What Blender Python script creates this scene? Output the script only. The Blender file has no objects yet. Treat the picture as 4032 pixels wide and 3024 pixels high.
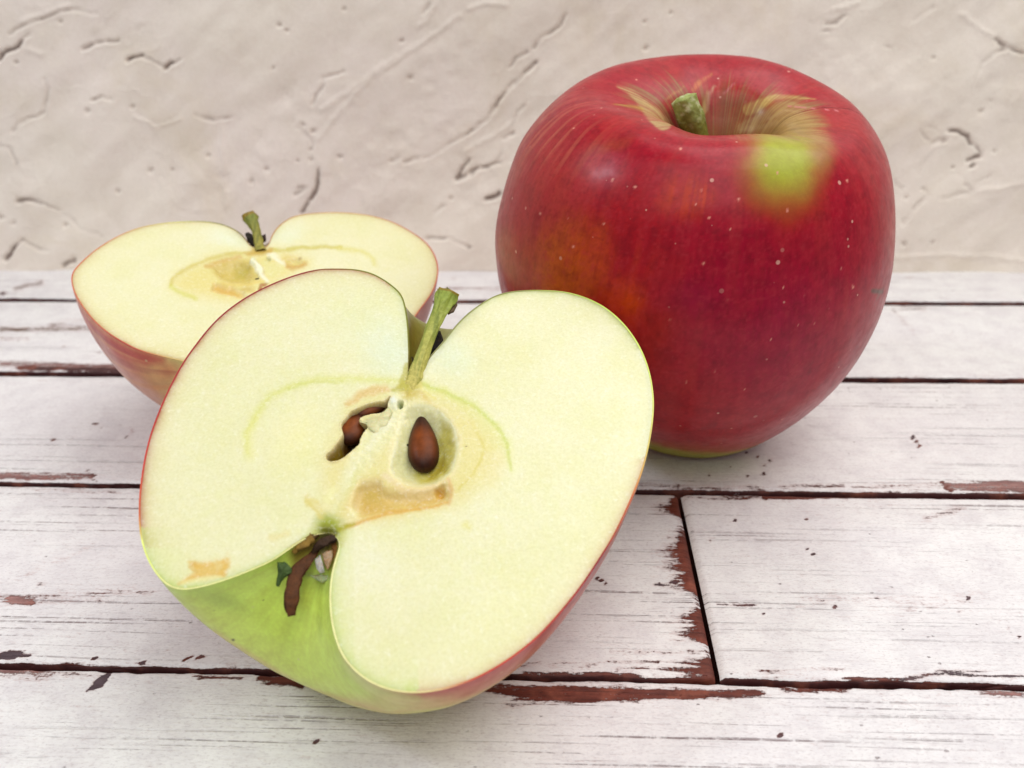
import bpy, math
import numpy as np

# ------------------------------------------------------------------ camera, world, lights, exposure
CM = 0.01                       # the numbers below are centimetres; the scene is in metres
F = 3600.0                      # focal length in pixels of the 4032 x 3024 picture
CAM = np.array([0.0, -10.14697829, 10.01914149])
PITCH, ROLL, YAW = 0.46951779, -0.0132392, 0.04635138
FW = np.array([-math.sin(YAW) * math.cos(PITCH), math.cos(YAW) * math.cos(PITCH), -math.sin(PITCH)])
_r = np.array([math.cos(YAW), math.sin(YAW), 0.0]); _u = np.cross(_r, FW)
RT = _r * math.cos(ROLL) + _u * math.sin(ROLL)
UP = -_r * math.sin(ROLL) + _u * math.cos(ROLL)

scene = bpy.context.scene
col = scene.collection
from mathutils import Matrix, Vector
cam_data = bpy.data.cameras.new("camera")
cam = bpy.data.objects.new("camera", cam_data)
col.objects.link(cam)
cam.matrix_world = Matrix(((RT[0], UP[0], -FW[0], CAM[0] * CM), (RT[1], UP[1], -FW[1], CAM[1] * CM),
                           (RT[2], UP[2], -FW[2], CAM[2] * CM), (0, 0, 0, 1)))
cam_data.sensor_width = 36.0
cam_data.lens = F / 4032 * 36.0
cam_data.clip_start = 0.005
cam_data.clip_end = 20
cam_data.dof.use_dof = True
cam_data.dof.focus_distance = 0.145
cam_data.dof.aperture_fstop = 26
scene.camera = cam

world = bpy.data.worlds.new("World"); scene.world = world; world.use_nodes = True
bg = world.node_tree.nodes["Background"]
bg.inputs[0].default_value = (0.98, 0.98, 1.0, 1)
bg.inputs[1].default_value = 0.185

def area(name, loc, target, size, power, color, size_y=None):
    d = bpy.data.lights.new(name, 'AREA'); d.energy = power; d.color = color; d.size = size * CM
    d.shape = 'RECTANGLE'; d.size_y = (size_y or size) * CM
    o = bpy.data.objects.new(name, d); col.objects.link(o)
    o.location = Vector(loc) * CM
    o.rotation_euler = (Vector(target) - Vector(loc)).to_track_quat('-Z', 'Y').to_euler()
    return o
area("window_light", (28, 12, 66), (0, 8, 3), 70, 3.3, (1.0, 0.985, 0.955), 60)
area("highlight_lamp", (-42, -3, 48), (0, 6, 4), 8, 0.55, (0.86, 0.91, 1.0))  # small added lamp, placed to give the whole apple its soft highlight
area("front_fill", (-4, -50, 80), (2, 16, 6), 70, 2.7, (1.0, 0.975, 0.945))  # unseen fill, set on the camera side to brighten the wall

vs = scene.view_settings
scene.display_settings.display_device = 'sRGB'
vs.view_transform = 'Standard'; vs.look = 'None'; vs.exposure = 0.46; vs.gamma = 1.0
vs.use_curve_mapping = False
scene.cycles.use_denoising = True
scene.cycles.max_bounces = 8

# ------------------------------------------------------------------ helpers
def ray(x, y):
    a = (np.asarray(x, float) - 2016) / F; b = -(np.asarray(y, float) - 1512) / F
    return a[..., None] * RT + b[..., None] * UP + FW
def proj(q):
    d = np.asarray(q) - CAM; z = np.maximum(d @ FW, .1)
    return np.stack([2016 + F * (d @ RT) / z, 1512 - F * (d @ UP) / z], -1)
def lin(r, g, b):
    c = np.array([r, g, b], float) / 255
    return np.where(c <= .04045, c / 12.92, ((c + .055) / 1.055) ** 2.4)
def sm(a, b, x):
    t = np.clip((x - a) / (b - a), 0, 1); return t * t * (3 - 2 * t)
def pts(ox, oy, s, L):
    return np.array([(ox + x / s, oy + y / s) for x, y in L], float)
A1 = lambda L: pts(500, 1000, .8732, L)
A2 = lambda L: pts(200, 750, 1.3825, L)
A3 = lambda L: pts(1850, 150, .976, L)
A4 = lambda L: pts(1150, 1400, 1.508, L)
A5 = lambda L: pts(0, 0, 1.106, L)
A6 = lambda L: pts(2400, 1750, 1.302, L)
A7 = lambda L: pts(1000, 1900, 2.764, L)
A8 = lambda L: pts(2300, 200, 1.8433, L)
A9 = lambda L: pts(550, 900, 2.765, L)
AG = lambda L: pts(0, 0, 1 / 1.8228, L)
AW = lambda L: pts(1600, 0, 1.8436, L)
AR = lambda L: pts(3100, 0, 1.382, L)
AD = lambda L: pts(0, 2500, 1.8433, L)

def hsh(ix, iy, iz, seed):
    h = (ix.astype(np.int64) * 374761393 + iy.astype(np.int64) * 668265263 + iz.astype(np.int64) * 2147483647 + seed * 1274126177) & 0xffffffff
    h = ((h ^ (h >> 13)) * 1274126177) & 0xffffffff
    h = ((h ^ (h >> 16)) * 2246822519) & 0xffffffff
    return ((h ^ (h >> 15)) & 0xffffff) / float(0xffffff)
def noise(p, seed=0):
    """value noise in 0..1 on (N,3)"""
    p = np.asarray(p, float); i = np.floor(p).astype(np.int64); f = p - i; f = f * f * f * (f * (f * 6 - 15) + 10)
    out = 0
    for dx in (0, 1):
        for dy in (0, 1):
            for dz in (0, 1):
                w = (f[:, 0] if dx else 1 - f[:, 0]) * (f[:, 1] if dy else 1 - f[:, 1]) * (f[:, 2] if dz else 1 - f[:, 2])
                out = out + w * hsh(i[:, 0] + dx, i[:, 1] + dy, i[:, 2] + dz, seed)
    return out
def fbm(p, octv=4, seed=0, gain=.5):
    p = np.asarray(p, float); a = 1; s = 0; t = 0
    for k in range(octv):
        s = s + a * noise(p * 2 ** k + 17.3 * k, seed + k); t += a; a *= gain
    return s / t
def p3(*a):
    return np.stack(np.broadcast_arrays(*a), -1)

def resample(P, n):
    P = np.asarray(P, float)
    d = np.r_[0, np.cumsum(np.linalg.norm(np.diff(P, axis=0), axis=1))]; s = np.linspace(0, d[-1], n)
    return np.stack([np.interp(s, d, P[:, i]) for i in range(P.shape[1])], -1)
def smooth(P, k):
    for _ in range(k): P = np.vstack([P[:1], (P[:-2] + 2 * P[1:-1] + P[2:]) / 4, P[-1:]])
    return P
def catmull(C, n):
    C = np.asarray(C, float); P = np.vstack([2 * C[0] - C[1], C, 2 * C[-1] - C[-2]])
    d = np.linalg.norm(np.diff(C, axis=0), axis=1) ** .5; T = np.r_[0, np.cumsum(d)]
    Tt = np.r_[-d[0], T, T[-1] + d[-1]]
    m = (P[2:] - P[:-2]) / (Tt[2:] - Tt[:-2])[:, None]
    s = np.linspace(0, T[-1], n); k = np.clip(np.searchsorted(T, s, side='right') - 1, 0, len(C) - 2)
    h = (T[k + 1] - T[k]); t = ((s - T[k]) / h)[:, None]; h = h[:, None]
    return (2*t**3-3*t**2+1)*C[k]+(t**3-2*t**2+t)*h*m[k]+(-2*t**3+3*t**2)*C[k+1]+(t**3-t**2)*h*m[k+1]

def closed(poly, n=90):
    P = np.vstack([poly[-2:], poly, poly[:3]]); C = catmull(P, n * 2); k = len(poly)
    a = np.linalg.norm(C - poly[0], axis=1); i0 = a[:len(C) // 2].argmin(); i1 = len(C) // 2 + a[len(C) // 2:].argmin()
    return C[i0:i1]
class Painter:
    """soft strokes, blobs and filled shapes on points Q (N,2)"""
    def __init__(s, Q, colour=None, gate=None):
        s.Q = Q; s.n = len(Q); s.gate = gate
        if colour is not None: s.c = np.tile(colour, (s.n, 1)) if np.ndim(colour) == 1 else colour
    def _sub(s, pl, m):
        lo = pl.min(0) - m; hi = pl.max(0) + m
        return np.where((s.Q[:, 0] > lo[0]) & (s.Q[:, 0] < hi[0]) & (s.Q[:, 1] > lo[1]) & (s.Q[:, 1] < hi[1]))[0]
    def line(s, pl, w, soft=None, taper=False):
        """mask 1 on the line, falling to 0 at w + soft; w may be a list, one per point"""
        pl = np.asarray(pl, float); w = np.broadcast_to(np.asarray(w, float), (len(pl),)); soft = w.mean() if soft is None else soft
        idx = s._sub(pl, w.max() + soft); out = np.zeros(s.n)
        if not len(idx): return out
        q = s.Q[idx]; best = np.full(len(q), 1e9)
        for k in range(max(1, len(pl) - 1)):
            a, b = pl[k], pl[min(k + 1, len(pl) - 1)]; d = b - a; L = max(d @ d, 1e-9)
            t = np.clip((q - a) @ d / L, 0, 1); dist = np.linalg.norm(q - a - t[:, None] * d, axis=1)
            ww = w[k] + t * (w[min(k + 1, len(pl) - 1)] - w[k])
            best = np.minimum(best, dist - ww)
        out[idx] = 1 - sm(0, 1, (best + soft * .5) / soft) if soft > 0 else best < 0
        return out
    def sdf(s, poly, m=60):
        poly = np.asarray(poly, float); idx = s._sub(poly, m); out = np.full(s.n, -1e3)
        if not len(idx): return out
        q = s.Q[idx]; ins = np.zeros(len(q), bool); best = np.full(len(q), 1e9)
        for k in range(len(poly)):
            a, b = poly[k - 1], poly[k]; d = b - a
            t = np.clip((q - a) @ d / max(d @ d, 1e-9), 0, 1)
            best = np.minimum(best, np.linalg.norm(q - a - t[:, None] * d, axis=1))
            if abs(d[1]) > 1e-9:
                ins ^= ((a[1] > q[:, 1]) != (b[1] > q[:, 1])) & (q[:, 0] < (b[0] - a[0]) * (q[:, 1] - a[1]) / (b[1] - a[1]) + a[0])
        out[idx] = np.where(ins, best, -best); return out
    def fill(s, poly, soft=10, m=None):
        d = s.sdf(poly, (m or soft) + 5); return sm(-soft / 2, soft / 2, d)
    def blob(s, c, rx, ry, rot=0, hard=0.0):
        c = np.asarray(c, float); d = s.Q - c; a = math.radians(rot)
        x = (d[:, 0] * math.cos(a) + d[:, 1] * math.sin(a)) / rx; y = (-d[:, 0] * math.sin(a) + d[:, 1] * math.cos(a)) / ry
        r = np.hypot(x, y); return 1 - sm(hard, 1, r)
    def mix(s, m, rgb):
        if s.gate is not None: m = m * s.gate
        m = np.clip(m, 0, 1)[:, None]; s.c = s.c * (1 - m) + np.asarray(rgb) * m

def make_mesh(name, V, faces, mat, parent=None, base=(0, 0, 0), colour=None, attrs=None, shade=True):
    me = bpy.data.meshes.new(name)
    V = (np.asarray(V, float) - np.asarray(base)) * CM
    if isinstance(faces, np.ndarray):
        n, k = faces.shape
        me.vertices.add(len(V)); me.vertices.foreach_set("co", V.astype(np.float32).ravel())
        me.loops.add(n * k); me.loops.foreach_set("vertex_index", faces.astype(np.int32).ravel())
        me.polygons.add(n); me.polygons.foreach_set("loop_start", np.arange(0, n * k, k, dtype=np.int32))
        me.update(calc_edges=True)
    else:
        me.from_pydata([tuple(v) for v in V], [], [tuple(int(i) for i in f) for f in faces]); me.update()
    if colour is not None:
        a = me.color_attributes.new("tint", 'FLOAT_COLOR', 'POINT')
        a.data.foreach_set("color", np.c_[np.clip(colour, 0, 1), np.ones(len(V))].astype(np.float32).ravel())
    for k_, v_ in (attrs or {}).items():
        a = me.attributes.new(k_, 'FLOAT', 'POINT'); a.data.foreach_set("value", np.asarray(v_, np.float32))
    if shade: me.polygons.foreach_set("use_smooth", np.ones(len(me.polygons), bool))
    me.materials.append(mat)
    o = bpy.data.objects.new(name, me); col.objects.link(o)
    if parent is not None: o.parent = parent
    return o
def grid_faces(nr, nc, wrap=False, off=0, flip=False):
    i = np.arange(nr - 1)[:, None]; j = np.arange(nc if wrap else nc - 1)[None]; j2 = (j + 1) % nc
    f = np.stack(np.broadcast_arrays(i * nc + j, i * nc + j2, (i + 1) * nc + j2, (i + 1) * nc + j), -1).reshape(-1, 4) + off
    return f[:, ::-1] if flip else f
def thing(name, label, cat, loc):
    o = bpy.data.objects.new(name, None); col.objects.link(o); o.location = Vector(loc) * CM
    o.empty_display_size = .01; o['label'] = label; o['category'] = cat
    return o
def tube(name, P, rad, mat, parent, base, flutes=0, nseg=28, n=60, colour=None, flat=1.0, rough=.0, seed=1, up=None, cap=0.0):
    """a tube of varying radius along P with fluted, slightly uneven sides"""
    P = catmull(P, n); rad = np.interp(np.linspace(0, 1, n), np.linspace(0, 1, len(rad)), rad)
    T = np.gradient(P, axis=0); T /= np.linalg.norm(T, axis=1)[:, None]
    u0 = np.array(up if up is not None else (0, 0, 1.0)); V = []
    th = np.linspace(0, 2 * np.pi, nseg, endpoint=False)
    for i in range(n):
        a = np.cross(T[i], u0); a /= np.linalg.norm(a); b = np.cross(a, T[i])
        k = 1 + (0.07 * np.cos(flutes * th + .8 * math.sin(i * .05)) if flutes else 0)
        k = k + rough * (noise(p3(np.cos(th) * 3, np.sin(th) * 3, i * 9.0 / n), seed) - .5)
        V.append(P[i] + rad[i] * (a * np.cos(th)[:, None] + b * np.sin(th)[:, None] * flat) * np.reshape(k, (-1, 1)))
    V = np.array(V)
    # end cap: rings shrinking inwards
    e = V[-1]; c = e.mean(0)
    rings = [V.reshape(-1, 3)]
    for s_, dn in ((.8, -.02), (.5, -.06), (.2, -.05), (.03, -.05)):
        wob = (noise(np.c_[e * 14, ][:, :3], seed + 5) - .5)[:, None] * .06
        rings.append(c + (e - c) * s_ + T[-1] * (dn * cap * 10 * rad[-1] + wob * (s_ < .9) * 2 * cap))
    V = np.vstack(rings); F_ = grid_faces(n + 4, nseg, True)
    C = colour(V, P, T) if colour else None
    return make_mesh(name, V, F_, mat, parent, base, C)

# ------------------------------------------------------------------ materials
def new_mat(name):
    m = bpy.data.materials.new(name); m.use_nodes = True; nt = m.node_tree; nt.nodes.clear()
    out = nt.nodes.new('ShaderNodeOutputMaterial'); b = nt.nodes.new('ShaderNodeBsdfPrincipled')
    nt.links.new(b.outputs[0], out.inputs[0]); return m, nt, b
class N:
    """tiny node builder"""
    def __init__(s, nt): s.nt = nt
    def add(s, t, **kw):
        n = s.nt.nodes.new(t)
        for k, v in kw.items(): setattr(n, k, v)
        return n
    def put(s, sock, v):
        if hasattr(v, 'is_linked') or hasattr(v, 'links'): s.nt.links.new(v, sock)
        elif isinstance(v, (tuple, list, np.ndarray)):
            v = list(v)
            sock.default_value = (v + [1.0])[:4] if sock.type == 'RGBA' else v
        else: sock.default_value = v
    def math(s, op, a, b=0.0, c=None):
        n = s.add('ShaderNodeMath', operation=op); s.put(n.inputs[0], a); s.put(n.inputs[1], b)
        if c is not None: s.put(n.inputs[2], c)
        return n.outputs[0]
    def mix(s, f, a, b, mode='MIX'):
        n = s.add('ShaderNodeMix', data_type='RGBA', blend_type=mode); s.put(n.inputs[0], f); s.put(n.inputs[6], a); s.put(n.inputs[7], b)
        return n.outputs[2]
    def noise(s, vec, scale, detail=3, rough=.5, dist=0.0):
        n = s.add('ShaderNodeTexNoise'); s.put(n.inputs['Vector'], vec); s.put(n.inputs['Scale'], scale)
        n.inputs['Detail'].default_value = detail; n.inputs['Roughness'].default_value = rough; n.inputs['Distortion'].default_value = dist
        return n.outputs['Fac']
    def ramp(s, v, a, b, lo=0.0, hi=1.0):
        n = s.add('ShaderNodeMapRange', interpolation_type='SMOOTHSTEP'); s.put(n.inputs[0], v)
        n.inputs[1].default_value = a; n.inputs[2].default_value = b; n.inputs[3].default_value = lo; n.inputs[4].default_value = hi
        return n.outputs[0]
    def attr(s, name, out='Fac'):
        n = s.add('ShaderNodeAttribute', attribute_name=name); return n.outputs[out]
    def obj(s): return s.add('ShaderNodeTexCoord').outputs['Object']
    def scale(s, vec, sc):
        n = s.add('ShaderNodeVectorMath', operation='MULTIPLY'); s.put(n.inputs[0], vec); n.inputs[1].default_value = sc; return n.outputs[0]
    def bump(s, h, strength, dist, normal=None):
        n = s.add('ShaderNodeBump'); s.put(n.inputs['Height'], h); n.inputs['Strength'].default_value = strength; n.inputs['Distance'].default_value = dist
        if normal is not None: s.put(n.inputs['Normal'], normal)
        return n.outputs[0]

def mat_flesh():
    m, nt, b = new_mat('apple_flesh'); k = N(nt); co = k.obj()
    g1 = k.noise(co, 900, 3, .6); g2 = k.noise(co, 120, 3, .5); g3 = k.noise(co, 2600, 2, .6)
    c = k.attr('tint', 'Color')
    c = k.mix(1.0, c, (0.92, 0.92, 0.90), 'MULTIPLY'); c = k.mix(k.ramp(g2, .35, .7), c, k.mix(1.0, c, (0.97, 0.975, 0.90), 'MULTIPLY'))
    c = k.mix(k.ramp(g1, .30, .75, 0, .5), c, k.mix(1.0, c, (1.0, 1.0, 0.90), 'MULTIPLY'))
    c = k.mix(k.ramp(g3, .35, .75, 0, 1), c, k.mix(1.0, c, (0.93, 0.925, 0.85), 'MULTIPLY')); c = k.mix(k.ramp(k.noise(co, 1500, 3, .7), .5, .8, 0, .6), c, k.mix(.5, c, (.93, .93, .86)))
    k.put(b.inputs['Base Color'], c)
    b.inputs['Roughness'].default_value = .34; b.inputs['Specular IOR Level'].default_value = .45
    b.inputs['Subsurface Weight'].default_value = .25; b.inputs['Subsurface Radius'].default_value = (1, .75, .35)
    b.inputs['Subsurface Scale'].default_value = .002
    h = k.math('ADD', k.math('MULTIPLY', g1, .6), k.math('MULTIPLY', g3, .5))
    k.put(b.inputs['Normal'], k.bump(h, .4, .00014))
    return m
def mat_skin(name, rough=.36, dots=True, spec=.5, dotcol=(.75, .45, .33), coat=.0):
    m, nt, b = new_mat(name); k = N(nt); co = k.obj()
    c = k.attr('tint', 'Color')
    n1 = k.noise(co, 500, 3, .6); n2 = k.noise(co, 2200, 2, .6); n3 = k.noise(co, 60, 3, .5)
    c = k.mix(k.ramp(n1, .3, .75, 0, .55), c, k.mix(1.0, c, (0.80, 0.74, 0.78), 'MULTIPLY'))
    c = k.mix(k.ramp(n2, .35, .8, 0, .5), c, k.mix(1.0, c, (1.18, 1.22, 1.22), 'MULTIPLY'))
    if dots: c = k.mix(1.0, c, (1.0, 0.86, 0.92), 'MULTIPLY') if name == 'red_apple_skin' else c
    if dots:
        for sc, r0, keep in ((210, .055, .35), (330, .06, .5)):
            v = k.add('ShaderNodeTexVoronoi'); k.put(v.inputs['Vector'], co); v.inputs['Scale'].default_value = sc
            sep = k.add('ShaderNodeSeparateColor'); nt.links.new(v.outputs['Color'], sep.inputs[0])
            rr = k.math('MULTIPLY', sep.outputs[0], r0 * .6); 
            e = k.math('SUBTRACT', v.outputs['Distance'], k.math('ADD', rr, .025))
            msk = k.ramp(e, 0.0, .045, 1, 0)
            msk = k.math('MULTIPLY', msk, k.ramp(sep.outputs[1], keep, keep + .12))
            msk = k.math('MULTIPLY', msk, k.attr('spots'))
            c = k.mix(msk, c, dotcol)
    k.put(b.inputs['Base Color'], c)
    b.inputs['Specular IOR Level'].default_value = spec
    k.put(b.inputs['Roughness'], k.ramp(n1, .2, .8, rough - .05, rough + .08))
    b.inputs['Coat Weight'].default_value = coat; b.inputs['Coat Roughness'].default_value = .2
    b.inputs['Subsurface Weight'].default_value = .03; b.inputs['Subsurface Scale'].default_value = .002
    b.inputs['Subsurface Radius'].default_value = (1, .5, .3)
    h = k.math('ADD', k.math('MULTIPLY', n3, 1.0), k.math('MULTIPLY', n1, .05))
    k.put(b.inputs['Normal'], k.bump(h, .5, .0006))
    return m
def mat_tint(name, rough=.6, bumpd=.0003, scale=1500, spec=.4, var=.25, sss=0.0):
    m, nt, b = new_mat(name); k = N(nt); co = k.obj(); n1 = k.noise(co, scale, 4, .6)
    c = k.attr('tint', 'Color')
    c = k.mix(k.ramp(n1, .3, .7, 0, 1), c, k.mix(1.0, c, (1 - var, 1 - var, 1 - var * 1.2), 'MULTIPLY'))
    k.put(b.inputs['Base Color'], c); b.inputs['Roughness'].default_value = rough; b.inputs['Specular IOR Level'].default_value = spec
    b.inputs['Subsurface Weight'].default_value = sss; b.inputs['Subsurface Scale'].default_value = .001
    k.put(b.inputs['Normal'], k.bump(n1, .6, bumpd)); return m

def mat_plank():
    m, nt, b = new_mat('worn_white_paint'); k = N(nt); co = k.obj()
    wear = k.attr('wear'); under = k.attr('tint', 'Color')
    s1 = k.noise(k.scale(co, (70, 900, 100)), 1.0, 4, .62, .3)       # streaks along the board
    s2 = k.noise(k.scale(co, (260, 1500, 300)), 1.0, 4, .7)
    big = k.noise(co, 22, 3, .5); mid = k.noise(co, 150, 4, .6); fine = k.noise(co, 1400, 3, .7)
    # white paint with grey, lilac and warm drifts
    w = k.mix(k.ramp(big, .35, .65), lin(230, 229, 228), lin(224, 221, 222))
    w = k.mix(k.ramp(mid, .35, .75, 0, .75), w, lin(207, 202, 205))
    w = k.mix(k.ramp(k.noise(co, 420, 4, .65), .52, .78, 0, .35), w, lin(190, 180, 184))
    w = k.mix(k.ramp(fine, .3, .8, 0, .45), w, lin(236, 234, 233))
    # thin grain lines, in groups
    g = k.noise(k.scale(co, (16, 1250, 40)), 1.0, 3, .6, .15)
    brk = k.noise(k.scale(co, (620, 700, 300)), 1.0, 4, .7)
    grp = k.ramp(k.noise(k.scale(co, (14, 60, 30)), 1.0, 3, .5), .36, .56)
    gm = k.math('MULTIPLY', k.math('MULTIPLY', k.ramp(g, .55, .72), grp), k.ramp(brk, .36, .58))
    w = k.mix(k.math('MULTIPLY', gm, k.ramp(k.attr('grain'), 0, 1, .15, 1)), w, lin(132, 110, 112))
    # paint lost where wear + streaky noise passes a threshold
    t = k.math('ADD', wear, k.math('ADD', k.math('MULTIPLY', k.math('SUBTRACT', s1, .5), 1.15), k.math('MULTIPLY', k.math('SUBTRACT', s2, .5), 1.1)))
    f2 = k.noise(k.scale(co, (1500, 3200, 1500)), 1.0, 3, .7)
    t = k.math('ADD', t, k.math('ADD', k.math('MULTIPLY', k.math('SUBTRACT', f2, .5), .55), k.math('MULTIPLY', k.math('SUBTRACT', fine, .5), .8)))
    bare = k.ramp(t, .44, .66)
    halo = k.ramp(t, .12, .52, 0, .5)
    # small chips
    v = k.add('ShaderNodeTexVoronoi'); k.put(v.inputs['Vector'], k.scale(co, (1.0, 1.6, 1.0))); v.inputs['Scale'].default_value = 420
    sep = k.add('ShaderNodeSeparateColor'); nt.links.new(v.outputs['Color'], sep.inputs[0])
    nd = k.math('ADD', v.outputs['Distance'], k.math('MULTIPLY', k.math('SUBTRACT', fine, .5), .35))
    chips = k.math('MULTIPLY', k.ramp(nd, .06, .14, 1, 0), k.ramp(sep.outputs[1], .70, .80))
    chips = k.math('MULTIPLY', chips, k.ramp(k.noise(co, 60, 2, .5), .48, .60, 0, .8))
    wood = k.mix(k.ramp(s1, .3, .7), under, k.mix(1.0, under, (0.42, 0.36, 0.38), 'MULTIPLY'))
    wood = k.mix(k.ramp(f2, .45, .75, 0, .6), wood, k.mix(1.0, under, (0.55, 0.5, 0.5), 'MULTIPLY')); wood = k.mix(k.ramp(mid, .5, .75, 0, .5), wood, lin(168, 96, 74))
    wood = k.mix(k.ramp(s2, .5, .8, 0, .6), wood, k.mix(1.0, under, (1.35, 1.45, 1.5), 'MULTIPLY'))
    w = k.mix(k.ramp(f2, .50, .74, 0, .55), w, lin(176, 166, 168)); w = k.mix(k.ramp(s2, .50, .72, 0, .28), w, lin(186, 176, 177))
    c = k.mix(halo, w, lin(190, 166, 164))
    c = k.mix(k.math('MULTIPLY', chips, .8), c, lin(120, 98, 98))
    c = k.mix(bare, c, wood)
    k.put(b.inputs['Base Color'], c)
    k.put(b.inputs['Roughness'], k.ramp(mid, .3, .7, .48, .62)); b.inputs['Specular IOR Level'].default_value = .35
    h = k.math('SUBTRACT', k.math('ADD', k.math('MULTIPLY', s2, .35), k.math('MULTIPLY', fine, .15)), k.math('ADD', bare, k.math('ADD', k.math('MULTIPLY', gm, .8), chips)))
    k.put(b.inputs['Normal'], k.bump(h, .75, .0005))
    return m
def mat_wall():
    m, nt, b = new_mat('cream_plaster'); k = N(nt); co = k.obj()
    big = k.noise(co, 14, 4, .55); mid = k.noise(co, 70, 4, .6, .4); fine = k.noise(co, 900, 4, .7)
    c = k.mix(k.ramp(big, .3, .7), lin(245, 237, 224), lin(238, 226, 218))
    c = k.mix(k.ramp(mid, .35, .75, 0, .6), c, lin(224, 213, 198))
    c = k.mix(k.ramp(fine, .3, .8, 0, .4), c, lin(246, 240, 228))
    st_ = k.noise(co, 26, 5, .65, .6); c = k.mix(k.ramp(st_, .50, .70, 0, .35), c, lin(222, 208, 180)); c = k.mix(k.ramp(k.noise(co, 2200, 2, .7), .35, .75, 0, .25), c, lin(205, 192, 178))
    crack_shade = k.attr('crack_shade')
    c = k.mix(k.ramp(crack_shade, 0, .9, 0, .85), c, lin(124, 104, 96))  # shade painted into the plaster colour along cracks, pits and ridges
    k.put(b.inputs['Base Color'], c); b.inputs['Roughness'].default_value = .85; b.inputs['Specular IOR Level'].default_value = .2
    k.put(b.inputs['Normal'], k.bump(k.math('ADD', k.math('MULTIPLY', fine, .3), k.noise(co, 200, 3, .5)), .25, .0005))
    return m
M_FLESH = mat_flesh(); M_SKIN = mat_skin('red_apple_skin', .33, True, .22, (.78, .46, .36), .07); M_HSKIN = mat_skin('half_apple_skin', .36, True, .45, (.62, .6, .3), .2)
M_STEM = mat_tint('stem_fibre', .55, .0003, 1800); M_DRY = mat_tint('dried_sepal', .7, .0004, 1400, .3, .4)
M_SEED = mat_tint('seed_coat', .42, .00006, 900, .18, .3); M_MEMB = mat_tint('pale_membrane', .35, .0002, 900, .5, .2, .3)
M_PLANK = mat_plank(); M_WALL = mat_wall()

# ------------------------------------------------------------------ tabletop of painted planks
top = bpy.data.objects.new('tabletop', None); col.objects.link(top); top['kind'] = 'structure'
top['label'] = 'worn white painted plank tabletop under the apples'
def seam_x(y): return SX0 + (SX1 - SX0) * (y / 5.0)
def on_table(x, y, z=0.0):
    r = ray(x, y); t = (z - CAM[2]) / r[..., 2]; return CAM + t[..., None] * r
_s = on_table(np.array([2674.6, 2828.0]), np.array([1950.3, 2663.4]))
SX1, SX0 = _s[0, 0] + (5 - _s[0, 1]) * (_s[0, 0] - _s[1, 0]) / (_s[0, 1] - _s[1, 1]), _s[1, 0] + (0 - _s[1, 1]) * (_s[0, 0] - _s[1, 0]) / (_s[0, 1] - _s[1, 1])
GAPS = {-1: .10, 0: .075, 1: .135, 2: .24, 3: .26, 4: .1}
BR = lin(112, 54, 42); DK = lin(78, 40, 40); GP = lin(88, 72, 78); PK = lin(170, 128, 122); TN = lin(150, 124, 104)
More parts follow.
